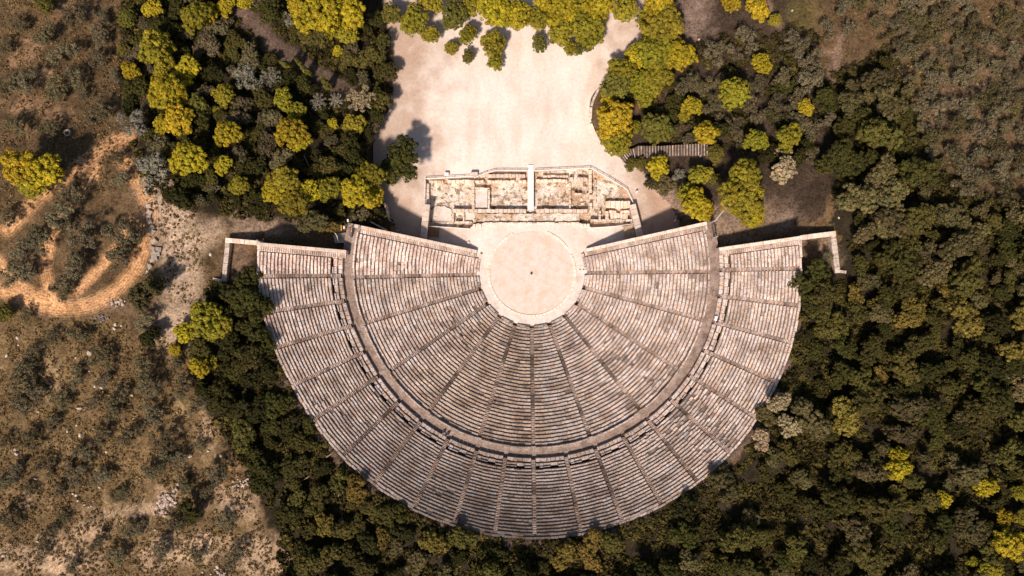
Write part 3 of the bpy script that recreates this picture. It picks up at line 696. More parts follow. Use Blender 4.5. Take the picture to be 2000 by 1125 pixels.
RW = [
 (838, 352, 866, 357, -.25, 'low tan wall stub in the top corner of the dig beside the rail', 0), (866, 351, 924, 357, -.15, 'long white wall stub between the grassy plot and the white board', 0),
 (832, 358, 838, 404, -.1, 'broken blocks running down inside the rail at the end of the dig', 1), (921, 352, 927, 409, .05, 'upright wall stub closing the grassy plot', 1),
 (928, 352, 1028, 357, -.1, 'long white wall stub meeting the white walkway', 0), (953, 340, 1026, 346, .05, 'row of squared blocks just below the rail next to the walkway', 0),
 (927, 366, 956, 369, .0, 'top side of the square white-floored chamber', 0), (953, 370, 957, 408, .0, 'narrow side of the square white-floored chamber', 1),
 (884, 408, 1028, 415, .1, 'long tan cross wall below the grassy plots up to the walkway', 0), (1047, 408, 1148, 415, .1, 'long tan cross wall from the walkway to the tan upright wall', 0),
 (882, 416, 887, 434, .0, 'short orange-stained wall end of the small sunken chamber', 1), (904, 416, 907, 433, .1, 'thin yellowish upright wall of the small sunken chamber', 1),
 (888, 432, 922, 436, .0, 'low wall closing the small sunken chamber', 0), (927, 416, 929, 436, -.4, 'faint upright edge crossing the long sandy strip', 1),
 (944, 434, 1028, 439, .12, 'low white sill facing the orchestra below the strip', 0), (1030, 434, 1132, 439, .12, 'low white sill facing the orchestra up to the paired blocks', 0),
 (1047, 350, 1108, 355, -.05, 'ragged white wall stub right of the walkway', 0), (1060, 342, 1110, 346, -.25, 'ragged tan wall stub just below the rail and its dark pits', 0),
 (1112, 346, 1148, 353, .05, 'short block wall under the dark slot near the tan upright wall', 0), (1150, 331, 1156, 376, .15, 'upper half of the tan upright wall', 1),
 (1151, 380, 1157, 411, .15, 'lower half of the tan upright wall', 1), (1122, 377, 1149, 380, -.05, 'thin cross wall in the stony plot', 0), (1112, 356, 1115, 408, -.4, 'faint upright edge in the stony plot', 1),
 (1161, 350, 1164, 400, -.6, 'faint pale line beside the triangular gravel plot', 1), (1190, 411, 1232, 415, .0, 'thin tan wall above the second white slab', 0),
 (1170, 411, 1174, 431, .05, 'thin pale upright stub left of the little round pit', 1), (1183, 412, 1189, 430, .0, 'pale upright stub between the pit and the second white slab', 1),
 (1153, 428, 1236, 432, .1, 'slender yellowish wall over the grassy trench at the foot', 0), (1176, 392, 1231, 406, -.05, 'big white ragged platform in the pointed end of the dig', 0),
 (1192, 416, 1226, 428, -.05, 'white ragged platform beside the broad pinkish wall', 0)]
for x0, y0, x1, y1, top, lb, vt in RW:
    big = 'platform' in lb
    ruin_wall(x0, y0, x1, y1, top, lb, bool(vt), tone=1.28 if big or 'white' in lb else 1.08, smin=.6 if big else .7, smax=1.2, miss=.02 if big else .06, rough=.10 if big else .05)
for (x, y), lb in (((932, 441), 'squared block pair jutting at the sill beside the small chamber'), ((1143, 440), 'squared block pair jutting at the sill beside the brown grass patch')):
    t = thing('doorway_blocks', lb, 'stone blocks', (*P(x, y)[:2], 0)); O = tuple(t.location)
    for dx in (-6, 0, 6):
        a, b = P(x + dx - 2.2, y - 3), P(x + dx + 2.2, y + 4); mb = MB(); v = g.gauss(1.3, .05)
        mb.slab([a[:2], (b[0], a[1]), b[:2], (a[0], b[1])], -.5, .35 if dx else .12, (v, v * .97, v * .93), bev=.05); link('block', mb.mesh('block', M['pale'], O), t)
# bright floor of the square chamber and the grey gravel fan
sheet('chamber_floor', [(928, 370), (952, 370), (952, 407), (928, 407)], -.55, M['paving'], kind='structure')
sheet('gravel_fan', densify([(840, 412), (850, 403), (868, 402), (882, 410), (882, 430), (870, 437), (845, 436)], 5), -.95, M['sand'], jitter=.15, kind='structure')
sheet('sandy_strip', [(908, 416), (926, 416), (926, 432), (908, 432)], -.62, M['sand'], kind='structure')
sheet('sandy_strip', densify([(930, 417), (1132, 417), (1132, 433), (930, 433)], 6), -.45, M['ruinfloor'], jitter=.12, kind='structure')
# loose blocks in the dig
dg = [(900, 374), (935, 348), (929, 347), (941, 350), (947, 347), (956, 343), (990, 358), (1002, 362), (870, 380), (1060, 360), (1072, 372), (1085, 366), (1090, 393), (1097, 388), (1103, 395), (1108, 386), (1136, 389), (1142, 395), (1138, 397), (1118, 400), (1127, 404), (850, 424), (856, 430), (845, 431), (1020, 392), (1013, 396), (1110, 360), (890, 425), (897, 423), (1143, 364), (1165, 383), (1200, 386)]
for i, (x, y) in enumerate(dg):
    c = P(x, y, -.5); mb = MB(); r = g.uniform(.22, .5); v = g.uniform(.7, 1.2)
    mb.rock((0, 0, r * .2), r, (v, v * .96, v * .9), .7, g)
    link('loose_block', mb.mesh('loose_block', M['pale']), None, (c[0], c[1], -1.15), label=f"loose stone in the {'grassy' if x < 930 else 'middle' if x < 1030 else 'stony' if x < 1120 else 'pointed'} plot of the dig, {NTH[sum(1 for q in dg if (q[0] < 930, q[0] < 1030, q[0] < 1120) == (x < 930, x < 1030, x < 1120) and (q[1], q[0]) < (y, x))]} from top", category='stone', group='loose stones in the dug stage ruins')

# rails round the dig
def rail(pts, label, h=1.0, z=0.0, name='railing', mat='white', step=1.9, rr=.05):
    p = [P(x, y, z + h) for x, y in pts]; t = thing(name, label, 'railing', (p[0][0], p[0][1], z)); O = (p[0][0], p[0][1], z)
    for a, b in zip(p[:-1], p[1:]):
        L = np.linalg.norm((b - a)[:2]); n = max(1, int(round(L / step)))
        for hh in (1.0, .55):
            mb = MB(); A = (a[0], a[1], a[2] - h + h * hh); B = (b[0], b[1], b[2] - h + h * hh); mb.tube(A, B, rr * (1.3 if hh == 1 else .7), rr * (1.3 if hh == 1 else .7), 6, (1.1, 1.08, 1.05)); link('bar', mb.mesh('bar', M[mat], O), t)
        for k in range(n + 1):
            q = a + (b - a) * k / n; mb = MB(); mb.tube((q[0], q[1], z - .1), (q[0], q[1], z + h), rr, rr, 6); link('post', mb.mesh('post', M[mat], O), t)
    return t
rail([(828, 405), (830, 350)], 'white metal rail up the end of the dig beside bare brown ground')
rail([(830, 349), (868, 347), (924, 344)], 'white metal rail along the dig from its corner to the small board')
rail([(926, 347), (950, 337), (968, 333), (1030, 333)], 'bent white rail from the pale stone bench to the white walkway')
rail([(1045, 333), (1153, 328)], 'straight white rail over the dark pits beside the walkway')
rail([(1154, 328), (1190, 348), (1225, 370), (1240, 402)], 'slanting white rail round the pointed gravel end of the dig')
rail([(838, 442), (880, 444), (916, 447)], 'thin white rail between the dig and the slatted brown ramp')
rail([(1157, 445), (1200, 442), (1237, 437)], 'thin white rail between the dig and the square tan platform')
# walkway of boards
t = thing('board_walkway', 'bright white boarded walkway crossing the dug ruins from court to orchestra', 'walkway', (*P(1036, 365)[:2], 0)); O = tuple(t.location)
y = 322.0
while y < 409:
    a, b = P(1030.5, y, .25), P(1042.5, y + 2.4, .25); v = g.gauss(1.12, .03); mb = MB()
    mb.slab([(a[0], b[1]), (b[0], b[1]), (b[0], a[1]), (a[0], a[1])], .12, .22 + g.gauss(0, .004), (v, v * .97, v * .93), bev=.01); link('plank', mb.mesh('plank', M['white'], O), t); y += 2.6
for x in (1031.5, 1041.5):
    a, b = P(x, 323, 0), P(x, 408, 0); mb = MB(); mb.box(a[0] - .06, b[1], -.6, a[0] + .06, a[1], .12); link('beam', mb.mesh('beam', M['brownwood'], O), t)
# platforms by the parodos walls
def platform(q, z, n, mat, label, name, vert=True, tone=1.0):
    A, B, C_, D = [P(x, y, z)[:2] for x, y in q]; c = (A + B + C_ + D) / 4
    t = thing(name, label, 'platform', (c[0], c[1], 0)); O = (c[0], c[1], 0)
    for k in range(n):
        u0, u1 = (k + .06) / n, (k + .94) / n
        qq = [A + (B - A) * u0, A + (B - A) * u1, D + (C_ - D) * u1, D + (C_ - D) * u0]; v = g.gauss(tone, .08)
        mb = MB(); mb.slab(qq, z - .12, z, (v, v * .98, v * .95), bev=.01); link('plank', mb.mesh('plank', M[mat], O), t)
    fr = MB(); [fr.tube((*p, 0), (*p, z - .1), .08, .08) for p in (A * .96 + c * .04, B * .96 + c * .04, C_ * .96 + c * .04, D * .96 + c * .04)]
    link('frame', fr.mesh('frame', M['brownwood'], O), t)
platform([(836, 444), (858, 446), (857, 464), (834, 460)], .45, 11, 'brownwood', 'brown slatted wooden ramp between the tan wall and the orchestra approach', 'slatted_ramp', tone=1.2)
platform([(1217, 442), (1240, 438), (1243, 457), (1221, 461)], .9, 12, 'wood', 'square tan boarded platform at the foot of the pinkish wall', 'boarded_platform', tone=1.15)
platform([(729, 238), (742, 243), (736, 257), (723, 255)], 1.3, 6, 'wood', 'small grey wooden landing with steps at the edge of the court', 'landing', tone=.8)
# boards and benches at the court side of the dig
def small_box(x, y, w_, d_, z0, z1, mat, label, cat, name, tone=(1, 1, 1), rz=0, g0=None):
    c = P(x, y, z1) if g0 is None else PG(x, y); base = 0 if g0 is None else c[2]
    mb = MB(); mb.slab([(-w_ / 2, -d_ / 2), (w_ / 2, -d_ / 2), (w_ / 2, d_ / 2), (-w_ / 2, d_ / 2)], z0, z1, tone, bev=.04)
    t = thing(name, label, cat, (c[0], c[1], base), rz); link('top', mb.mesh('top', M[mat]), t)
    if z0 > .12:
        for sx in (-1, 1):
            for sy in (-1, 1):
                f = MB(); f.box(sx * w_ * .36 - .05, sy * d_ * .3 - .05, 0, sx * w_ * .36 + .05, sy * d_ * .3 + .05, z0 + .02); link('leg', f.mesh('leg', M['metal']), t)
    return t
small_box(872, 340, 1.0, .8, .8, .88, 'white', 'small white information board on legs at the court side of the dig', 'sign', 'information_board')
small_box(926, 339, 1.6, .7, .05, 1.1, 'pale', 'pale stone bench casting a dark shadow at the bend of the rail', 'bench', 'stone_bench')
small_box(848, 22, 1.6, .45, .4, .48, 'wood', 'small wooden bench between the pines at the top of the court', 'bench', 'bench', rz=-.3)
small_box(913, 46, 1.3, .4, .4, .48, 'wood', 'little pale bench in shade under the pines over the court', 'bench', 'bench', rz=.4)
c = P(915, 474, 0)
mb = MB(); mb.tube((0, 0, 0), (0, 0, .35), .36, .30, 12); link('stone_drum', mb.mesh('stone_drum', M['pale']), None, (c[0], c[1], 0), label='small round white stone drum in the shade by the lower seat wall', category='stone')
c = P(1243, 375, 0); mb = MB(); mb.tube((0, 0, 0), (0, 0, .8), .28, .22, 9); link('bin', mb.mesh('bin', M['white']), None, (c[0], c[1], 0), label='small white bin beside the slanting rail of the dig', category='bin')

# timber steps climbing away from the court
ts = thing('timber_steps', 'long flight of broad timber-edged steps climbing between the pines from the sand', 'steps', (*P(1240, 300)[:2], 0)); O = tuple(ts.location)
segs = [((1201, 296), (1220, 320)), ((1206, 294), (1223, 317)), ((1212, 293), (1226, 313)), ((1218, 293), (1230, 311)), ((1224, 292), (1234, 309)), ((1230, 291), (1236, 308)), ((1236, 290), (1240, 310))]
segs += [((1246 + 5.6 * k, 285 + (.0 if k < 8 else -.35 * (k - 8))), (1246 + 5.6 * k, 311 - .6 * min(k, 12))) for k in range(0, 25)]
for k, (a, b) in enumerate(segs):
    na = segs[k + 1] if k + 1 < len(segs) else ((a[0] + 6, a[1]), (b[0] + 6, b[1]))
    z = .15 + k * .22
    A, B, C_, D = P(*a, z)[:2], P(*b, z)[:2], P(*na[1], z)[:2], P(*na[0], z)[:2]
    mb = MB(); v = g.gauss(1.0, .08); mb.slab([A, B, C_, D], z - 1.6, z - .05, (v * .38, v * .34, v * .32), bev=.02); link('tread', mb.mesh('tread', M['walk'], O), ts)
    e = (C_ - B) / np.linalg.norm(C_ - B) * .17
    mb = MB(); v = g.gauss(1.0, .2); mb.slab([A, B, B + e, A + e], z - .3, z + .03, (v, v * .95, v * .9), bev=.03); link('riser_board', mb.mesh('riser_board', M['wallstone'], O), ts)
# steps and gates at the two ends of the walkway
st = thing('side_steps', 'short flight of grey stone steps left of the gate by the upper seats', 'steps', (*P(664, 465, 10)[:2], 10)); O = tuple(st.location)
for k in range(7):
    y = 456 + k * 2.6; z = 9.2 + k * .22; x0 = 649 + k * .9
    a, b = P(x0, y, z), P(676, y - 1.6, z)
    mb = MB(); v = g.gauss(.9, .06); mb.slab([(a[0], a[1]), (b[0], b[1]), (b[0], b[1] - .34), (a[0], a[1] - .34)], z - 1.5, z, (v, v * .97, v * .95), bev=.04); link('step', mb.mesh('step', M['wallstone'], O), st)
def steel_gate(p0, p1, z, label):
    a, b = P(*p0, z + 2.2), P(*p1, z + 2.2); t = thing('metal_gate', label, 'gate', (a[0], a[1], z)); O = (a[0], a[1], z)
    for q in (a, b): mb = MB(); mb.tube((q[0], q[1], z - .5), (q[0], q[1], z + 2.3), .16, .14, 8); link('post', mb.mesh('post', M['wallstone'], O), t)
    for k in range(9):
        q = a + (b - a) * (k + .5) / 9; mb = MB(); mb.tube((q[0], q[1], z), (q[0], q[1], z + 2), .035, .035, 5); link('bar', mb.mesh('bar', M['darkmetal'], O), t)
    for hh in (.3, 1.9): mb = MB(); mb.tube((a[0], a[1], z + hh), (b[0], b[1], z + hh), .05, .05, 5); link('rail', mb.mesh('rail', M['darkmetal'], O), t)
steel_gate((682, 462), (684, 441), 10.6, 'dark barred gate at the end of the walkway by the side steps')
steel_gate((1400, 462), (1395, 432), 10.6, 'dark barred gate at the end of the walkway beside the gravel slope')
rail([(654, 455), (658, 461), (661, 474)], 'bent grey handrail beside the short flight of side steps', z=10, mat='metal')
rail([(1397, 432), (1410, 415), (1414, 411)], 'slim pale handrail climbing from the barred gate under the pine', z=10.6, mat='metal')
c = PG(669, 446); mb = MB(); mb.tube((0, 0, 0), (0, 0, 1.0), .10, .10); mb.box(-.12, -.6, .9, .12, .6, 1.05); link('yellow_barrier', mb.mesh('yellow_barrier', M['yellow']), None, c, label='small yellow barrier post above the side steps', category='barrier')
for (x, y), lb in (((685, 433), 'small white lamp on the corner of the lower seat wall'), ((677, 446), 'small white box beside the barred gate and steps')):
    c = PG(x, y); mb = MB(); mb.tube((0, 0, 0), (0, 0, 1.6), .05, .05); mb.box(-.16, -.3, 1.5, .16, .3, 1.75); link('lamp', mb.mesh('lamp', M['white']), None, (c[0], c[1], max(c[2], 9)), label=lb, category='lamp')

# people and small things on the walkway
def person(px, py, z, top, bottom, label, rz=0, sit=True):
    c = P(px, py, z + .6); t = thing('person', label, 'person', (c[0], c[1], z), rz)
    me = bpy.data.meshes.new('body')
    hp = .45 if sit else .92; k = hp
    V = [(0, 0, hp), (0, 0, hp + .28), (0, 0, hp + .50), (0, .02, hp + .60), (0, .03, hp + .74),
         (.19, 0, hp + .48), (.25, .06, hp + .22), (.20, .24, hp + .08), (-.19, 0, hp + .48), (-.25, .06, hp + .22), (-.20, .24, hp + .08)]
    if sit: V += [(.10, .05, hp), (.12, .45, hp + .03), (.12, .48, .06), (.12, .62, .04), (-.10, .05, hp), (-.12, .45, hp + .03), (-.12, .48, .06), (-.12, .62, .04)]
    else: V += [(.10, 0, hp - .05), (.11, .02, .48), (.11, 0, .07), (.11, .15, .04), (-.10, 0, hp - .05), (-.11, .02, .48), (-.11, 0, .07), (-.11, .15, .04)]
    E = [(0, 1), (1, 2), (2, 3), (3, 4), (2, 5), (5, 6), (6, 7), (2, 8), (8, 9), (9, 10), (0, 11), (11, 12), (12, 13), (13, 14), (0, 15), (15, 16), (16, 17), (17, 18)]
    me.from_pydata(V, E, []); o = link('body', me, t)
    sk = o.modifiers.new('skin', 'SKIN'); sb = o.modifiers.new('sub', 'SUBSURF'); sb.levels = 1; sb.render_levels = 1
    rad = [.15, .15, .16, .055, .10, .07, .05, .04, .07, .05, .04, .09, .07, .045, .04, .09, .07, .045, .04]
    for i, r in enumerate(rad): me.skin_vertices[0].data[i].radius = (r, r)
    me.skin_vertices[0].data[0].use_root = True
    m_s = mat_base('skin', (.45, .28, .2), scales=((4, .05),), use_tone=False); me.materials.append(m_s)
    def shell(name, pts, colr, n=10):
        mb = MB()
        for (a, b, r0, r1) in pts: mb.tube(a, b, r0, r1, n, colr)
        link(name, mb.mesh(name, M['cloth']), t)
    shell('shirt', [((0, 0, hp - .02), (0, 0, hp + .3), .19, .19), ((0, 0, hp + .3), (0, 0, hp + .52), .19, .15), ((.19, 0, hp + .5), (.25, .06, hp + .2), .09, .07), ((-.19, 0, hp + .5), (-.25, .06, hp + .2), .09, .07)], top)
    if sit: shell('trousers', [((s * .1, .0, hp), (s * .12, .46, hp + .03), .11, .09) for s in (1, -1)] + [((s * .12, .47, hp + .03), (s * .12, .48, .1), .085, .065) for s in (1, -1)], bottom)
    else: shell('trousers', [((s * .1, 0, hp), (s * .11, .02, .48), .11, .09) for s in (1, -1)] + [((s * .11, .02, .48), (s * .11, 0, .1), .085, .07) for s in (1, -1)], bottom)
    mb = MB(); mb.rock((0, .01, hp + .80), .12, (.05, .03, .02), .8); link('hair', mb.mesh('hair', M['cloth']), t)
person(1399.5, 629, 10.7, (.02, .05, .28), (.55, .55, .6), 'person in a blue top beside the white slab on the walkway', rz=1.2, sit=False)
person(867.5, 846, 10.6, (.75, .75, .78), (.10, .12, .2), 'person in a white shirt sitting against the walkway wall', rz=0.3)
person(875.5, 849.5, 10.6, (.45, .50, .60), (.08, .08, .1), 'person in a pale blue top sitting beside a white shirt', rz=0.2)
c = P(1398.5, 622, 11.9); mb = MB(); mb.slab([(-.25, -.5), (.25, -.5), (.25, .5), (-.25, .5)], 0, .12, (1.1, 1.1, 1.1), bev=.02); link('white_slab', mb.mesh('white_slab', M['white']), None, (c[0], c[1], 11.82), -.15, label='oblong white slab lying on blocks above a person in blue', category='slab')

# ------------------------------------------------------------------ loose stones, rubble
def stone_at(px, py, r, label, group=None, name='stone_block', square=False, tone=1.0, mat='rock', rz=0.0):
    c = PG(px, py); mb = MB(); v = tone
    if square: mb.slab([(-r, -r * .8), (r, -r * .8), (r, r * .8), (-r, r * .8)], -.3, .45, (v, v * .96, v * .92), bev=.06); mb.v = [(x + g.gauss(0, .04), y + g.gauss(0, .04), z + g.gauss(0, .03)) for x, y, z in mb.v]
    else: mb.rock((0, 0, r * .25), r, (v, v * .96, v * .92), .7, g)
    return link(name, mb.mesh(name, M[mat]), None, c, rz, label=label, category='stone', group=group)
SR = [(288, 372, .7), (289, 378, .6), (286, 393, .4), (292, 403, .6), (285, 405, .4), (293, 415, .7), (292, 424, .6), (293, 434, .6), (297, 440, .5), (299, 445, .6), (298, 452, .8), (293, 464, .4), (302, 471, .7), (294, 484, .4), (299, 485, .6), (311, 487, .7), (301, 494, .7), (308, 496, .7), (312, 491, .5), (303, 503, .8), (299, 508, .6), (306, 506, .5), (290, 516, .4), (294, 520, .6), (291, 524, .4), (288, 530, .4), (287, 534, .4), (330, 548, .5), (331, 560, .4)]
for i, (x, y, r) in enumerate(SR): stone_at(x, y, r * .78, f'squared grey block, {NTH[i]} from top in the ragged line beside the dirt path', 'line of grey blocks beside the dirt path', square=r > .5, tone=g.uniform(.6, .95), rz=g.uniform(-.8, .8))
ROCKS = [(176, 689, .8), (226, 634, .45), (238, 636, .45), (224, 642, .5), (186, 755, .4), (198, 757, .5), (202, 765, .3), (258, 772, .45), (39, 800, .4), (75, 804, .45), (156, 797, .7), (150, 830, .3), (132, 843, .35), (184, 838, .4), (157, 850, .6), (354, 839, .5), (343, 827, .4), (407, 881, .4), (33, 886, .6), (30, 878, .4), (208, 883, .35), (195, 952, .35), (210, 932, .5), (143, 964, .4), (149, 967, .4), (166, 986, .35), (174, 990, .35), (178, 988, .3), (70, 935, .4), (74, 1057, .4), (152, 978, .3), (99, 912, .3), (372, 890, .6), (432, 890, .5), (34, 660, .4), (14, 695, .5), (36, 674, .3), (149, 699, .35), (175, 725, .35), (412, 497, .55), (335, 639, .3), (375, 688, .4), (408, 695, .4), (414, 695, .4), (425, 1107, .5), (396, 1117, .35), (303, 1035, .3), (240, 1050, .3), (8, 1085, .5), (1638, 425, .4), (1365, 77, .4), (1869, 325, .35), (1861, 362, .4), (1547, 21, .3), (540, 905, .5), (655, 964, .45), (705, 242 + 20, .3), (702, 262, .3), (1276, 300, .3), (1368, 305, .5)]
def rock_zone(x, y): return 'in the brown scrub below the tracks' if x < 480 and y > 700 else 'beside the ploughed tracks' if x < 480 else 'in the woods round the seats' if y > 300 else 'in the far grove'
rz_ = {}
for x, y, r in ROCKS: rz_.setdefault((rock_zone(x, y), r >= .45), []).append((y, x))
def rock_label(x, y, r):
    k = (rock_zone(x, y), r >= .45); L_ = sorted(rz_[k]); return f"{'larger' if k[1] else 'small'} pale rock {k[0]}, {NTH[min(L_.index((y, x)), 29)]} from top"
for i, (x, y, r) in enumerate(ROCKS): stone_at(x, y, r * .85, rock_label(x, y, r), 'pale rocks scattered over the slopes', name='field_rock', tone=g.uniform(.9, 1.35))
rp = thing('rubble_pile', 'heap of pinkish rubble beside a dark round bush in the scrub', 'rubble', PG(325, 975)); O = tuple(rp.location)
for k in range(110):
    a = g.gauss(0, 9); x = 325 + a + g.gauss(0, 6); y = 978 - a * .9 + g.gauss(0, 9); c = PG(x, y); mb = MB(); r = g.uniform(.15, .5); v = g.uniform(.6, 1.2)
    mb.rock(tuple(np.array([c[0], c[1], c[2] + r * .3]) - np.array(O)), r, (v, v * .9, v * .85), .8, g); link('rubble_stone', mb.mesh('rubble_stone', M['rock']), rp)
for (cx, cy, n, s, lb) in ((232, 590, 34, 8, 'scatter of pale rubble stones at the edge of the ploughed loop'), (196, 622, 24, 6, 'small heap of dark bluish rubble below the ploughed loop'), (470, 945, 26, 9, 'scatter of pinkish rubble at the edge of the bushes'), (432, 1118, 20, 9, 'scatter of pale rubble near the picture foot among tan grass')):
    rp = thing('rubble_patch', lb, 'rubble', PG(cx, cy)); O = tuple(rp.location)
    for k in range(n):
        c = PG(cx + g.gauss(0, s), cy + g.gauss(0, s * .6)); mb = MB(); r = g.uniform(.12, .38); v = g.uniform(.7, 1.2) * (.4 if 'dark' in lb else 1)
        mb.rock(tuple(np.array([c[0], c[1], c[2] + r * .3]) - np.array(O)), r, (v, v * .93, v * (1.1 if 'dark' in lb else .88)), .8, g); link('rubble_stone', mb.mesh('rubble_stone', M['rock']), rp)
# a well frame, a fence with posts, fallen trunks
c = PG(133, 260); wl = thing('well_curb', 'tiny square stone well curb in the grass among olives', 'well', c)
for k in range(4):
    a = k * math.pi / 2 + .3; mb = MB(); mb.slab([(-.65, .4), (.65, .4), (.65, .65), (-.65, .65)], -.2, .4, (.9, .9, .92), bev=.03); link('curb_stone', mb.mesh('curb_stone', M['wallstone']), wl, rz=a)
fn = thing('wire_fence', 'sagging wire fence with grey posts crossing the scrub beside the rubble heap', 'fence', PG(240, 992)); O = tuple(fn.location); fp = [PG(x, y) for x, y in ((185, 1012), (215, 1003), (236, 996), (255, 990), (276, 982))]
for a in fp: mb = MB(); mb.tube(tuple(a - np.array(O)), tuple(a - np.array(O) + np.array([0, 0, 1.7])), .09, .08); link('post', mb.mesh('post', M['metal'], (0, 0, 0)), fn)
for hh in (.6, 1.1, 1.6):
    mb = MB()
    for a, b in zip(fp[:-1], fp[1:]): mb.tube(tuple(a - np.array(O) + np.array([0, 0, hh])), tuple(b - np.array(O) + np.array([0, 0, hh])), .012, .012, 4)
    link('wire', mb.mesh('wire', M['wood']), fn)
for (x0, y0, x1, y1, lb) in ((595, 305, 607, 328, 'pale fallen trunk lying in the dark wood by the court'), (1303, 445, 1318, 430, 'slanting pole leaning over the lower seat wall'), (583, 942, 607, 928, 'thin pale fallen branch in bushes below the seats'), (638, 892, 650, 884, 'pale plank pair at the rim of the upper seats'), (662, 967, 674, 955, 'grey post leaning in dark bushes by the rim')):
    a, b = PG(x0, y0), PG(x1, y1); mb = MB(); mb.tube((0, 0, .5), tuple(b - a + np.array([0, 0, .9])), .16, .08, 7, (1.9, 1.8, 1.6)); link('fallen_branch', mb.mesh('fallen_branch', M['bark']), None, a, label=lb, category='branch')

# ------------------------------------------------------------------ trees
def np_mesh(name, V, F, tone, mat):
    me = bpy.data.meshes.new(name); n = F.shape[1]
    me.vertices.add(len(V)); me.vertices.foreach_set('co', V.astype(np.float32).ravel())
    me.loops.add(F.size); me.loops.foreach_set('vertex_index', F.astype(np.int32).ravel()); me.polygons.add(len(F)); me.polygons.foreach_set('loop_start', np.arange(0, F.size, n, dtype=np.int32)); me.update(calc_edges=True)
    at = me.attributes.new('tone', 'FLOAT_COLOR', 'POINT'); c = np.ones((len(V), 4), np.float32); c[:, :3] = tone; at.data.foreach_set('color', c.ravel())
    me.materials.append(mat); return me
def unit(a): return a / np.linalg.norm(a, axis=-1, keepdims=True)
def crown_arrays(rs, lobes, clump, nper, K, leafsz, zs, open_=0.0, up=.35):
    """lobes: (x,y,z,r) in crown radii; clumps of K leaf sprays spread over the lobe surfaces"""
    C = []; D = []; lob = np.array(lobes)
    for (x, y, z, r) in lobes:
        n = max(6, int(nper * (r / .5) ** 2)); d = unit(rs.normal(size=(n, 3))); d[:, 2] = np.where(d[:, 2] < -.35, -d[:, 2], d[:, 2])
        p = np.array([x, y, z]) + d * r * rs.uniform(.82, 1.08, (n, 1)) * np.array([1, 1, zs]); C.append(p); D.append(d)
    C = np.concatenate(C); D = np.concatenate(D)
    keep = np.ones(len(C), bool)
    for (x, y, z, r) in lobes:
        q = (C - np.array([x, y, z])) / np.array([1, 1, zs]); keep &= np.linalg.norm(q, axis=1) > r * .74
    keep &= rs.uniform(size=len(C)) > open_
    C, D = C[keep], D[keep]; n = len(C)
    cs = clump * rs.uniform(.65, 1.35, (n, 1, 1)); d = unit(rs.normal(size=(n, K, 3)) + D[:, None] * .75 + np.array([0, 0, up]))
    pos = C[:, None] + d * cs * rs.uniform(.75, 1.1, (n, K, 1)) * np.array([1, 1, .9])
    nrm = unit(d + rs.normal(size=d.shape) * .28); a = unit(np.cross(nrm, rs.normal(size=d.shape))); b = np.cross(nrm, a)
    s = leafsz * rs.uniform(.6, 1.4, (n, K, 1))
    V = np.stack([pos + a * s, pos - a * s * .5 + b * s * .87, pos - a * s * .5 - b * s * .87], 2).reshape(-1, 3)
    F = np.arange(len(V)).reshape(-1, 3)
    tn = (rs.normal(1, .16, (n, 1)) * rs.normal(1, .10, (n, K))).clip(.5, 1.6); tn = np.repeat(tn.reshape(-1), 3)
    hue = np.repeat(np.repeat(rs.normal(0, .05, n), K), 3)
    T = np.stack([tn * (1 + hue), tn, tn * (1 - hue)], -1)
    return V, F, T
ico_v = None
def core(lobes, zs, k=.72):
    Vs, Fs, off = [], [], 0
    for (x, y, z, r) in lobes:
        m = MB(); m.rock((0, 0, 0), 1.9 / 1.9 * 1.9, (1, 1, 1), 1.0, random.Random(1)); v = np.array(m.v); v = v / np.linalg.norm(v, axis=1, keepdims=True)
        Vs.append(v * r * k * np.array([1, 1, zs]) + np.array([x, y, z])); Fs.append(np.array(m.f) + off); off += len(v)
    return np.concatenate(Vs), np.concatenate(Fs)
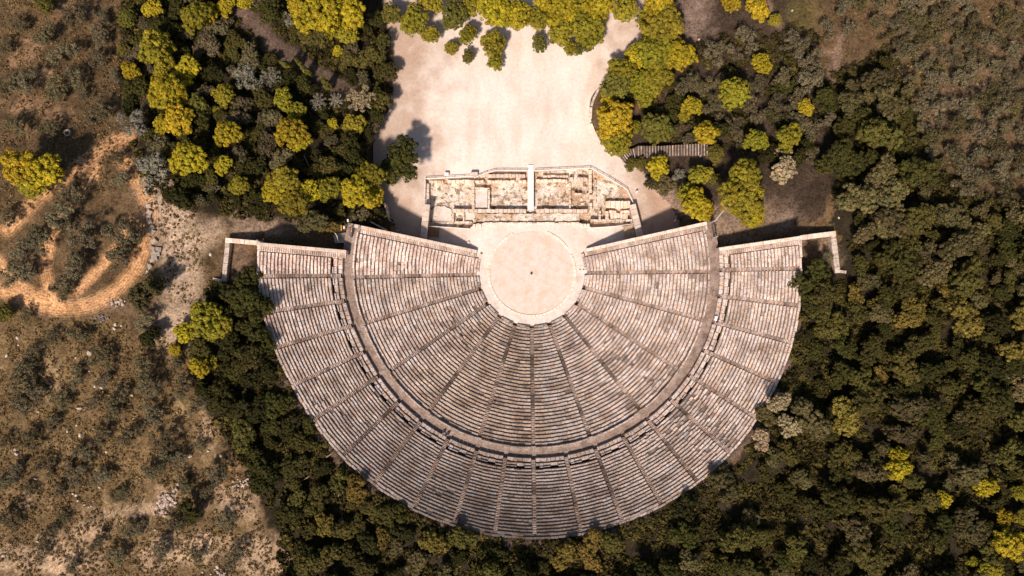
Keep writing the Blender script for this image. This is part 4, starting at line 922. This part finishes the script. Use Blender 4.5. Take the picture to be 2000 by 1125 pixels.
def make_crown(name, seed, style):
    rs = np.random.default_rng(seed)
    if style == 'pine':
        n = rs.integers(5, 8); lobes = [(0, 0, .12, .52)]
        for i in range(n):
            a = 2 * math.pi * (i + rs.uniform(-.3, .3)) / n; q = rs.uniform(.40, .60); lobes.append((q * math.cos(a), q * math.sin(a), rs.uniform(-.22, .18), rs.uniform(.22, .46)))
        V, F, T = crown_arrays(rs, lobes, .112, 56, 58, .037, .80); zs = .8; k = .72
    elif style == 'oak':
        n = rs.integers(7, 11); lobes = [(0, 0, .05, .45)]
        for i in range(n):
            a = rs.uniform(0, 6.28); q = rs.uniform(.25, .72); lobes.append((q * math.cos(a), q * math.sin(a), rs.uniform(-.2, .25), rs.uniform(.24, .44)))
        V, F, T = crown_arrays(rs, lobes, .105, 60, 32, .042, .85, open_=.12); zs = .85; k = .78
    elif style == 'olive':
        n = rs.integers(8, 13); lobes = [(0, 0, .0, .33)]
        for i in range(n):
            a = rs.uniform(0, 6.28); q = rs.uniform(.25, .76); lobes.append((q * math.cos(a), q * math.sin(a), rs.uniform(-.15, .2), rs.uniform(.15, .32)))
        V, F, T = crown_arrays(rs, lobes, .14, 62, 24, .034, .7, open_=.22, up=.55); zs = .7; k = .55
    elif style == 'twiggy':
        lobes = [(0, 0, 0, .25)]
        for i in range(11):
            a = 2 * math.pi * i / 11 + rs.uniform(-.2, .2)
            for q in (.4, .62, .82): lobes.append((q * math.cos(a), q * math.sin(a), .1 - .2 * q + rs.uniform(-.05, .05), .14 - .07 * q))
        V, F, T = crown_arrays(rs, lobes, .07, 160, 14, .030, .6, up=.5); zs = .6; k = .3
    else:  # cypress
        lobes = [(0, 0, z, .42 * (1 - z / 3.2) if z > 0 else .4) for z in np.linspace(-.6, 2.6, 9)]
        V, F, T = crown_arrays(rs, lobes, .10, 70, 22, .05, 1.0, up=.9); zs = 1; k = .75
    Vc, Fc = core(lobes, zs, k)
    T = np.concatenate([T, np.full((len(Vc), 3), .55)]); F = np.concatenate([F, Fc + len(V)]); V = np.concatenate([V, Vc])  # core leaves toned down, painting shade into the crevices between clumps
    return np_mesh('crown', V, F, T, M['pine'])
CR = {s: [make_crown('crown', 100 * j + i, s) for i in range(n)] for j, (s, n) in enumerate((('pine', 8), ('oak', 9), ('olive', 8), ('twiggy', 3), ('cypress', 2)))}
def trunk_mesh(seed, lo, hi):
    gg = random.Random(seed); mb = MB(); p = Vector((0, 0, -.12)); r = .085
    for k in range(4):
        q = p + Vector((gg.uniform(-.05, .05), gg.uniform(-.05, .05), (hi - lo + .12) / 4)); mb.tube(p, q, r, r * .8, 7); p = q; r *= .8
    for k in range(5):
        a = 6.28 * k / 5 + gg.uniform(-.4, .4); e = p + Vector((math.cos(a) * .5, math.sin(a) * .5, gg.uniform(.1, .4))); m_ = p + (e - p) * .5 + Vector((0, 0, -.05))
        mb.tube(p - Vector((0, 0, .1)), m_, r * .8, r * .5, 5); mb.tube(m_, e, r * .5, r * .2, 5)
    return mb.mesh('trunk', M['bark'])
TK = [trunk_mesh(i, 0, 1.0) for i in range(5)]
tree_n = [0]
STY = {'pine_bright': 'pine', 'pine': 'pine', 'pine_dull': 'pine', 'olive': 'olive', 'olive_dark': 'olive', 'grey': 'olive', 'tan': 'oak', 'oak_dark': 'oak', 'oak_olive': 'oak', 'oak_brown': 'oak', 'oak_gold': 'oak'}
NAME = {'pine': 'pine_tree', 'oak': 'evergreen_oak', 'olive': 'olive_tree', 'twiggy': 'bare_tree', 'cypress': 'cypress_tree'}
CATN = {'pine': 'pine tree', 'oak': 'oak tree', 'olive': 'olive tree', 'twiggy': 'bare tree', 'cypress': 'cypress tree'}
placed = []
def tree(px, py, rpx, mt, label, group=None, style=None, hgt=None):
    style = style or STY[mt]; i = tree_n[0]; tree_n[0] += 1; gg = random.Random(1000 + i)
    r0 = rpx / 8.9
    tall = hgt if hgt is not None else {'pine': 1.25, 'oak': .85, 'olive': .75, 'twiggy': 1.0, 'cypress': .9}[style]
    up = r0 * tall
    p = PG(px, py, up); s = (CAM_H - p[2] - up) / FPX; r = rpx * s * (1.14 if style == 'oak' else 1.05)
    nm = 'evergreen_shrub' if ' shrub ' in label else NAME[style]
    t = thing(nm, label, 'shrub' if ' shrub ' in label else CATN[style], p, gg.uniform(0, 6.28), group)
    cr = CR[style][gg.randrange(len(CR[style]))]
    c = link('crown', cr, t, (0, 0, r * tall)); c.scale = (r * gg.uniform(.93, 1.08), r * gg.uniform(.93, 1.08), r * gg.uniform(.85, 1.1)); c.rotation_euler = (gg.uniform(-.12, .12), gg.uniform(-.12, .12), 0)
    c.material_slots[0].link = 'OBJECT'; c.material_slots[0].material = M[mt]
    k = link('trunk', TK[gg.randrange(5)], t); k.scale = (r * .9, r * .9, r * tall * 1.0)
    placed.append((p[0], p[1], r, px, py, rpx)); return t
ORD = ['first', 'second', 'third', 'fourth', 'fifth', 'sixth', 'seventh', 'eighth', 'ninth', 'tenth', 'eleventh', 'twelfth']
LOOK = {'pine_bright': 'bright yellow-green pine', 'pine': 'yellow-green pine', 'pine_dull': 'dull olive-green pine', 'olive': 'grey-green olive', 'olive_dark': 'dark grey olive', 'grey': 'pale grey bushy tree', 'tan': 'pale tan-leaved tree', 'oak_dark': 'dark green oak', 'oak_olive': 'olive-green oak', 'oak_brown': 'brownish oak', 'oak_gold': 'golden-leaved oak'}
def cluster(phrase, items, axis='x', group=None, style=None):
    """a row or clump of trees told apart by look, then by order"""
    by = {}
    for it in items:
        sz = 'big ' if it[2] >= 40 else 'small ' if it[2] <= 19 else ''
        by.setdefault(sz + LOOK[it[3]], []).append(it)
    for lk, its in by.items():
        its = sorted(its, key=lambda q: q[0] if axis == 'x' else q[1])
        for k, it in enumerate(its):
            if len(its) == 1: lb = f'{lk} {phrase}'
            elif len(its) == 2: lb = f"{lk} {phrase}, the {('left' if k == 0 else 'right') if axis == 'x' else ('upper' if k == 0 else 'lower')} of two"
            else: lb = f"{lk} {phrase}, {ORD[min(k, 11)]} from {'left' if axis == 'x' else 'top'}"
            tree(it[0], it[1], it[2], it[3], lb, group, style)
B, P_, D_ = 'pine_bright', 'pine', 'pine_dull'
GW = 'pines in the dark wood beside the court'
cluster('in the wood along the left top edge', [(299, 16, 22, B), (249, 36, 20, D_), (385, 34, 32, P_), (406, 27, 22, B), (443, 14, 20, B), (477, 4, 18, B), (87, 9, 20, D_)], group=GW)
cluster('in the upper wood beside the brown slope', [(308, 98, 38, P_), (256, 139, 20, B), (365, 137, 27, B), (313, 139, 18, P_), (325, 178, 36, B), (350, 188, 22, B), (242, 98, 13, D_)], group=GW)
cluster('in the middle of the wood beside the furrowed field', [(318, 242, 22, B), (350, 235, 28, B), (437, 186, 26, P_), (384, 204, 21, D_), (421, 215, 12, P_), (446, 264, 29, B), (368, 315, 37, B), (437, 323, 22, B), (468, 362, 21, P_), (380, 350, 24, 'oak_dark'), (410, 345, 16, D_)], group=GW)
cluster('around the dark trackway through the wood', [(621, 28, 44, B), (678, 24, 40, B), (678, 64, 24, P_), (585, 12, 28, B), (640, 62, 20, P_), (553, 194, 23, P_), (580, 219, 20, P_), (571, 262, 34, B), (586, 275, 24, B), (649, 244, 14, B), (692, 242, 20, P_), (660, 101, 12, B)], group=GW)
cluster('at the foot of the wood above the seats', [(555, 352, 34, P_), (535, 375, 28, B), (575, 392, 32, P_), (600, 372, 26, B), (642, 368, 28, P_), (700, 372, 36, B), (722, 345, 32, P_), (730, 385, 24, B), (765, 348, 14, D_)], group=GW)
GT = 'pines leaning over the top edge of the court'
cluster('over the top corner of the court', [(765, 28, 24, D_), (808, 38, 34, P_), (841, 68, 20, P_), (842, 8, 26, P_), (884, 30, 32, D_), (915, 8, 26, P_)], group=GT)
cluster('over the top middle of the court', [(914, 68, 22, P_), (882, 92, 14, P_), (914, 110, 15, D_), (966, 22, 38, B), (966, 88, 26, P_), (968, 122, 18, P_), (1007, 25, 32, B), (1050, 38, 24, P_), (1052, 85, 18, D_), (1096, 22, 34, B), (1098, 58, 28, P_), (1085, 76, 11, D_), (1060, 4, 24, B)], group=GT)
cluster('over the top far corner of the court', [(1150, 62, 36, P_), (1117, 95, 18, P_), (1140, 88, 22, D_), (1171, 14, 36, B), (1220, 18, 28, P_), (1285, 14, 36, B), (1292, 55, 42, P_), (1130, 20, 26, P_), (1265, 36, 24, P_)], group=GT)
GR = 'pines in the grove beyond the court'
cluster('in the clump bulging onto the sand', [(1277, 105, 38, P_), (1327, 108, 30, B), (1305, 80, 26, P_), (1213, 135, 28, P_), (1240, 112, 24, B), (1203, 168, 28, D_), (1245, 160, 26, P_), (1285, 150, 32, P_), (1263, 182, 24, P_), (1188, 192, 19, B), (1228, 190, 16, 'oak_dark')], group=GR)
cluster('beside the timber steps and sand edge', [(1199, 235, 40, B), (1205, 275, 32, P_), (1236, 248, 16, P_), (1281, 252, 33, D_), (1285, 327, 25, B), (1327, 345, 15, 'grey'), (1232, 322, 12, D_), (1250, 318, 14, D_)], group=GR)
cluster('in the far grove above the gravel slope', [(1352, 210, 22, B), (1336, 228, 12, P_), (1379, 262, 27, B), (1434, 182, 34, P_), (1487, 124, 20, B), (1427, 5, 22, B), (1480, 18, 26, B), (1477, 277, 26, P_), (1514, 39, 14, P_), (1573, 210, 17, B), (1541, 268, 28, P_)], group=GR)
cluster('over the lower seat wall and gravel slope', [(1370, 341, 24, P_), (1398, 301, 18, D_), (1357, 398, 32, B), (1340, 375, 22, P_), (1378, 412, 22, B), (1455, 345, 40, P_), (1450, 385, 44, P_), (1470, 418, 26, B), (1395, 350, 14, D_), (1300, 360, 14, D_)], group=GR)
cluster('standing alone beside the furrowed tracks', [(40, 325, 40, B), (80, 335, 40, B), (60, 360, 30, P_)])
cluster('on the bank below the walled empty bay', [(402, 625, 36, P_), (428, 640, 26, P_), (360, 650, 22, B), (341, 682, 14, B), (391, 716, 24, B), (412, 705, 14, P_), (7, 611, 18, D_), (350, 685, 10, D_)], axis='y')
cluster('rising from the oak wood', [(1756, 890, 22, B), (1755, 915, 26, B), (1843, 976, 19, B), (1927, 950, 22, B), (1992, 962, 16, P_), (1962, 1013, 18, B), (1943, 1045, 15, B), (1976, 1063, 33, B), (1998, 1012, 20, P_), (1902, 1098, 13, P_), (1937, 1112, 26, P_)])
cluster('by the ploughed tracks and woodland edge', [(267, 240, 35, 'grey'), (296, 323, 40, 'grey'), (487, 155, 32, 'grey'), (462, 145, 20, 'olive'), (569, 41, 18, 'grey')])
cluster('beside the rim of the upper seats', [(1520, 790, 26, 'tan'), (1545, 830, 25, 'tan'), (1490, 860, 20, 'tan'), (1525, 327, 30, 'tan'), (1528, 300, 16, 'tan')])
for (x, y, r, m_, lb) in ((785, 313, 44, 'oak_dark', 'round dark oak standing alone at the court edge'), (775, 300, 20, 'oak_dark', 'smaller dark oak leaning on the round oak at the court edge'), (1582, 545, 40, 'oak_dark', 'dark oak spilling over the seats below the gravelly bay'), (1600, 580, 34, 'oak_olive', 'olive-green oak behind the one spilling over the seats'), (1575, 590, 22, 'oak_dark', 'small oak on the seat rim below the gravelly bay'),
                          (488, 560, 36, 'oak_dark', 'dark oak filling the foot of the empty walled bay'), (500, 590, 34, 'oak_dark', 'dark oak overhanging the rim just below the empty bay'), (470, 590, 30, 'oak_dark', 'dark round oak under the stub of the bay wall'), (1612, 512, 20, 'olive_dark', 'grey bush growing in the gravelly bay'), (373, 999, 24, 'oak_dark', 'dark round bush beside the rubble heap'),
                          (610, 425, 28, 'oak_brown', 'brownish oak beside the side steps above the upper seats'), (640, 435, 20, 'oak_gold', 'small golden bush beside the yellow barrier'), (295, 654, 20, 'oak_dark', 'small dark bush below the big olives on the path bank'), (1300, 365, 22, 'oak_brown', 'low brown bush above the parched slope beside the dig'), (1275, 360, 16, 'oak_brown', 'smaller brown bush beside the white bin'),
                          (288, 570, 38, 'oak_brown', 'big grey-brown olive beside the line of blocks'), (281, 622, 27, 'olive', 'grey olive below the big one beside the blocks')): tree(x, y, r, m_, lb)
for i, (x, y, r) in enumerate(((704, 192, 30), (621, 199, 18), (656, 196, 16), (530, 151, 22))): tree(x, y, r, 'tan' if i == 0 else 'grey', ['large straw-coloured twiggy tree at the court edge of the wood', 'straw-coloured twiggy tree left of the smaller twiggy one', 'smallest twiggy tree between two straw-coloured ones', 'star-shaped grey-green twiggy tree by the trackway'][i], None, 'twiggy')
for i, (x, y, r) in enumerate(((566, 130, 17), (601, 142, 15), (640, 167, 16), (585, 122, 12))): tree(x, y, r, 'pine_dull', ['first slim cypress beside the dark trackway', 'second slim cypress down the dark trackway', 'third and lowest slim cypress down the trackway', 'smallest cypress tucked between two others by the trackway'][i], 'cypresses along the trackway', 'cypress')
# olives of the brown slope and the furrowed field
OL = 'olive'; OD = 'olive_dark'
cluster('on the brown slope beside the wood', [(121, 103, 32, OL), (199, 70, 25, OL), (150, 25, 33, OD), (85, 70, 28, OD), (192, 110, 22, OL), (142, 150, 26, OL), (114, 175, 28, OD), (224, 146, 18, OL), (195, 215, 32, OD), (46, 160, 28, OL), (38, 45, 20, OD), (203, 33, 18, OL), (96, 256, 20, OD), (28, 245, 26, OD), (160, 185, 16, OL), (10, 90, 18, OD), (5, 170, 20, OD)])
cluster('among the furrowed tracks', [(235, 350, 22, OL), (228, 310, 18, OD), (142, 375, 28, OL), (117, 410, 34, OL), (125, 440, 22, OD), (71, 465, 34, OL), (36, 490, 26, OL), (45, 530, 28, OL), (15, 540, 20, OL), (160, 465, 38, OL), (150, 500, 26, OD), (140, 528, 38, OL), (121, 565, 22, OD), (235, 466, 36, OL), (228, 500, 30, OL), (263, 448, 26, OD), (15, 425, 22, OD)], axis='y')
SCR = [(199, 700, 24), (277, 718, 34), (345, 711, 20), (356, 750, 30), (39, 732, 36), (153, 655, 24), (100, 660, 20), (50, 610, 20), (60, 760, 26), (120, 780, 24), (180, 790, 22), (60, 860, 26), (170, 880, 24), (290, 760, 28), (200, 930, 24), (300, 920, 28), (360, 950, 24), (260, 1030, 24), (100, 1040, 24), (60, 690, 22), (200, 745, 22), (400, 960, 22), (350, 900, 20), (30, 920, 22), (220, 800, 28), (299, 807, 30), (256, 850, 30), (320, 860, 28), (324, 892, 20), (199, 846, 24), (103, 821, 22), (39, 793, 25), (146, 924, 25), (89, 913, 20), (21, 1017, 30), (82, 1073, 24), (313, 1073, 28), (228, 1084, 24), (142, 1102, 20), (459, 1095, 32), (420, 928, 26), (240, 770, 20), (75, 770, 20), (390, 790, 22), (395, 870, 18), (235, 970, 20), (120, 960, 18), (60, 960, 18), (345, 1020, 20), (190, 1060, 20), (440, 1020, 24), (12, 940, 20), (385, 1085, 16), (150, 735, 24), (12, 860, 18), (130, 1010, 18), (380, 1010, 16)]
gg = random.Random(5)
# top right scrub
gg = random.Random(9)
cluster('in the shady grove far side', [(1402, 103, 26, OL), (1459, 75, 30, OL), (1440, 110, 16, OL), (1349, 164, 34, OD), (1395, 210, 24, OD), (1434, 240, 26, OD), (1480, 170, 24, OD), (1518, 210, 26, OD), (1546, 82, 34, OL), (1617, 57, 22, OL), (1578, 117, 26, OL), (1578, 160, 32, OL), (1614, 235, 22, OL), (1480, 230, 22, OD), (1400, 160, 18, OD), (1450, 275, 18, OD), (1290, 215, 14, OD), (1330, 250, 20, OD)])
pts = []
TRACK = [(470, 20), (560, 105), (640, 155), (705, 200)]
FREE = [(1560, 440, 1660, 550), (1244, 280, 1385, 318), (1400, 400, 1560, 470)]
def blocked(x, y, r=0):
    k = dist_line(x, y, TRACK) < 17 + r * .8
    for a, b, c_, d in FREE: k |= (x > a - r * .8) & (x < c_ + r * .8) & (y > b - r * .8) & (y < d + r * .8)
    return k
def fill(poly, n, rmin, rmax, sep, seed, avoid=()):
    gg = random.Random(seed); xs = [p[0] for p in poly]; ys = [p[1] for p in poly]; out = []; tries = 0
    while len(out) < n and tries < n * 120:
        tries += 1; x = gg.uniform(min(xs), max(xs)); y = gg.uniform(min(ys), max(ys)); r = gg.uniform(rmin, rmax)
        if not in_poly(np.array([x]), np.array([y]), poly)[0]: continue
        if blocked(np.array([x]), np.array([y]), r)[0]: continue
        if any(math.hypot(x - a, y - b) < sep * (r + c) for a, b, c in out): continue
        if any(math.hypot(x - q[3], y - q[4]) < .62 * (r + q[5]) for q in placed): continue
        out.append((x, y, r))
    return out
# the oak woods: up to 300 individuals
gg = random.Random(12); pend = []
def wood(poly, n, rmin, rmax, sep, seed, mats, where, bands, group, hg=None, style='oak', kind='oak'):
    for (x, y, r) in fill(poly, n, rmin, rmax, sep, seed):
        if math.hypot(x - 1045, y - 528) < 522 + r * .62 and y > 470: continue
        mt = gg.choice(mats); q = math.hypot(x - 1045, y - 528) - 525
        h = hg
        if h is None and q < 60: h = .30
        placed.append((0, 0, 0, x, y, r)); pend.append((x, y, r, mt, where, bands, group, h, style, kind))
def flush():
    by = {}
    for it in pend:
        x, y, r, mt, where, bands, group, h, style, kind = it
        band = next(b[1] for b in bands if (x if b[2] == 'x' else y) < b[0])
        size = 'broad' if r > 26 else 'small' if r < 20 else 'middling'
        look = {'oak_dark': 'dark green', 'oak_olive': 'olive-green', 'oak_brown': 'brownish', 'oak_gold': 'golden', 'olive_dark': 'dark grey', 'olive': 'grey-green'}[mt]
        by.setdefault(f'{size} {look} {kind} {band} {where}', []).append(it)
    for lb, its in by.items():
        its.sort(key=lambda q: q[1])
        for k, it in enumerate(its):
            l2 = lb if len(its) == 1 else f'{lb}, {"upper" if k == 0 else "lower"} of two' if len(its) == 2 else f'{lb}, {ORD[k] if k < 12 else "low"} from top' if k < 12 else lb + ', among the lowest'
            tree(it[0], it[1], it[2], it[3], l2, it[6], it[8], it[7])
wood([(1640, -30), (2040, -30), (2040, 400), (1900, 390), (1830, 330), (1790, 200), (1740, 80), (1660, 60)], 100, 16, 30, .60, 21, [OL, OL, OD, 'oak_brown'], 'on the open slope', [(1780, 'near the path', 'x'), (1900, 'midway', 'x'), (9999, 'at the far edge', 'x')], 'scrub trees on the far open slope', .6, 'olive', 'scrub tree')
gg = random.Random(5)
for (x, y, r) in SCR: placed.append((0, 0, 0, x, y, r)); pend.append((x, y, r, gg.choice([OL, OD, OD]), 'of the brown scrub', [(110, 'at the outer edge', 'x'), (240, 'in the middle', 'x'), (9999, 'nearest the seats', 'x')], 'olive bushes in the brown scrub', .55, 'olive', 'olive bush'))
RB = [(1640, 'near the seats', 'x'), (1820, 'midway', 'x'), (9999, 'at the far edge', 'x')]
wood([(1600, 190), (1720, 110), (1780, 180), (1800, 280), (1880, 380), (2040, 420), (2040, 560), (1560, 560), (1640, 440), (1620, 330)], 64, 14, 40, .58, 31, ['oak_olive', 'oak_brown', 'oak_brown', 'oak_olive', 'oak_dark'], 'in the upper wood', [(1700, 'near the bay', 'x')] + RB[1:], 'oaks of the upper wood')
wood([(1560, 560), (2040, 560), (2040, 820), (1480, 820), (1560, 660)], 66, 14, 38, .58, 32, ['oak_dark', 'oak_dark', 'oak_olive', 'oak_olive', 'oak_brown', 'oak_gold'], 'in the middle wood', RB, 'oaks of the middle wood')
wood([(1480, 820), (2040, 820), (2040, 1160), (1200, 1160), (1200, 1040), (1400, 930)], 78, 14, 38, .60, 33, ['oak_dark', 'oak_olive', 'oak_brown', 'oak_olive', 'oak_dark'], 'in the lower wood', [(1480, 'near the seats', 'x')] + RB[1:], 'oaks of the lower wood')
wood([(560, 1160), (540, 1020), (640, 900), (760, 985), (900, 1050), (1040, 1075), (1200, 1050), (1220, 1160)], 46, 16, 29, .62, 34, ['oak_dark', 'oak_olive', 'oak_olive', 'oak_brown', 'oak_gold'], 'in the belt under the seats', [(760, 'low', 'x'), (1000, 'midway', 'x'), (9999, 'beyond', 'x')], 'oaks of the belt under the seats')
wood([(345, 660), (430, 560), (540, 560), (560, 700), (640, 900), (560, 1020), (470, 900), (420, 820 - 20)], 36, 16, 32, .60, 35, ['oak_dark', 'oak_dark', 'oak_olive', 'oak_dark'], 'on the bank beside the rim', [(700, 'high', 'y'), (830, 'midway', 'y'), (9999, 'low', 'y')], 'oaks of the bank beside the rim')
wood([(240, -20), (745, -20), (765, 170), (740, 230), (700, 330), (760, 420), (640, 430), (480, 400), (340, 410), (250, 280)], 95, 14, 27, .55, 36, ['oak_dark', 'oak_dark', 'oak_olive', 'olive_dark'], 'among the court-side pines', [(420, 'far from the court', 'x'), (600, 'midway', 'x'), (9999, 'close to the court', 'x')], 'understorey shrubs among the pines', .6, 'oak', 'shrub')
wood([(1240, 180), (1320, 150), (1580, 150), (1600, 300), (1560, 340), (1420, 280), (1260, 260)], 22, 14, 24, .6, 37, ['oak_dark', 'olive_dark'], 'in the shady far grove', [(1400, 'near the sand', 'x'), (9999, 'near the path', 'x')], 'understorey shrubs of the far grove', .6, 'oak', 'shrub')
flush()
print('trees', tree_n[0])

# ------------------------------------------------------------------ ground cover
def scatter(name, polys, n, size, K, mat, seed, zs=.7, leaf_=.4, avoid_court=True):
    rs = np.random.default_rng(seed); C = []
    for poly, m in polys:
        xs = [p[0] for p in poly]; ys = [p[1] for p in poly]; got = 0
        x = rs.uniform(min(xs), max(xs), m * 4); y = rs.uniform(min(ys), max(ys), m * 4)
        k = in_poly(x, y, poly) & (vnoise(x, y, 30, seed) > .28) & ~blocked(x, y, 2); x, y = x[k][:m], y[k][:m]
        C.append(np.stack([x, y], -1))
    C = np.concatenate(C); z = np.full(len(C), 12.0)
    for _ in range(12):
        s = (CAM_H - z) / FPX; X = (C[:, 0] - 1000) * s; Y = (562.5 - C[:, 1]) * s; z = .5 * z + .5 * ground_z(X, Y)
    ok = ~in_theatre(X, Y) & ~((np.hypot(X - CX, Y - CY) < 54.2) & (Y < 8) ) 
    X, Y = X[ok], Y[ok]; z = ground_z(X, Y); n = len(X)
    base = np.stack([X, Y, z], -1)[:, None]; sz = size * rs.uniform(.5, 1.5, (n, 1, 1))
    d = unit(rs.normal(size=(n, K, 3)) * np.array([1, 1, .5]) + np.array([0, 0, .55])); pos = base + d * sz * rs.uniform(.5, 1.1, (n, K, 1)) * np.array([1, 1, zs])
    nrm = unit(d + rs.normal(size=d.shape) * .4); a = unit(np.cross(nrm, rs.normal(size=d.shape))); b = np.cross(nrm, a); s = leaf_ * sz * rs.uniform(.6, 1.3, (n, K, 1))
    V = np.stack([pos + a * s, pos - a * s * .5 + b * s * .87, pos - a * s * .5 - b * s * .87], 2).reshape(-1, 3)
    tn = np.repeat((rs.normal(1, .22, (n, 1)) * rs.normal(1, .1, (n, K))).clip(.4, 1.9).reshape(-1), 3); T = np.stack([tn * 1.03, tn, tn * .95], -1)
    link(name, np_mesh(name, V, np.arange(len(V)).reshape(-1, 3), T, mat), kind='stuff', label=None)
WOODP = [([(1600, 160), (1740, 90), (1800, 260), (1900, 380), (2100, 420), (2100, 1200), (560, 1200), (540, 1040), (470, 900), (420, 820), (345, 660), (440, 570), (600, 560), (650, 900), (1040, 1060), (1450, 900), (1560, 560), (1640, 460)], 10000), ([(235, -40), (750, -40), (770, 170), (735, 250), (700, 330), (760, 440), (400, 420), (290, 380), (250, 250)], 2200), ([(1240, 180), (1400, 60), (1600, 60), (1600, 300), (1300, 290)], 500)]
scatter('undergrowth', WOODP, 0, .75, 34, M['under'], 41)
FIELD = [([(-80, -40), (250, -40), (250, 260), (290, 360), (0, 420), (-80, 420)], 3200), ([(-80, 610), (200, 625), (330, 660), (400, 790), (470, 930), (590, 1200), (-80, 1200)], 8500), ([(1560, -40), (2100, -40), (2100, 430), (1900, 380), (1790, 250), (1700, 60)], 2600), ([(300, 380), (380, 420), (420, 560), (340, 640)], 300)]
scatter('dry_scrub', FIELD, 0, .27, 12, M['grass'], 42, leaf_=.5)
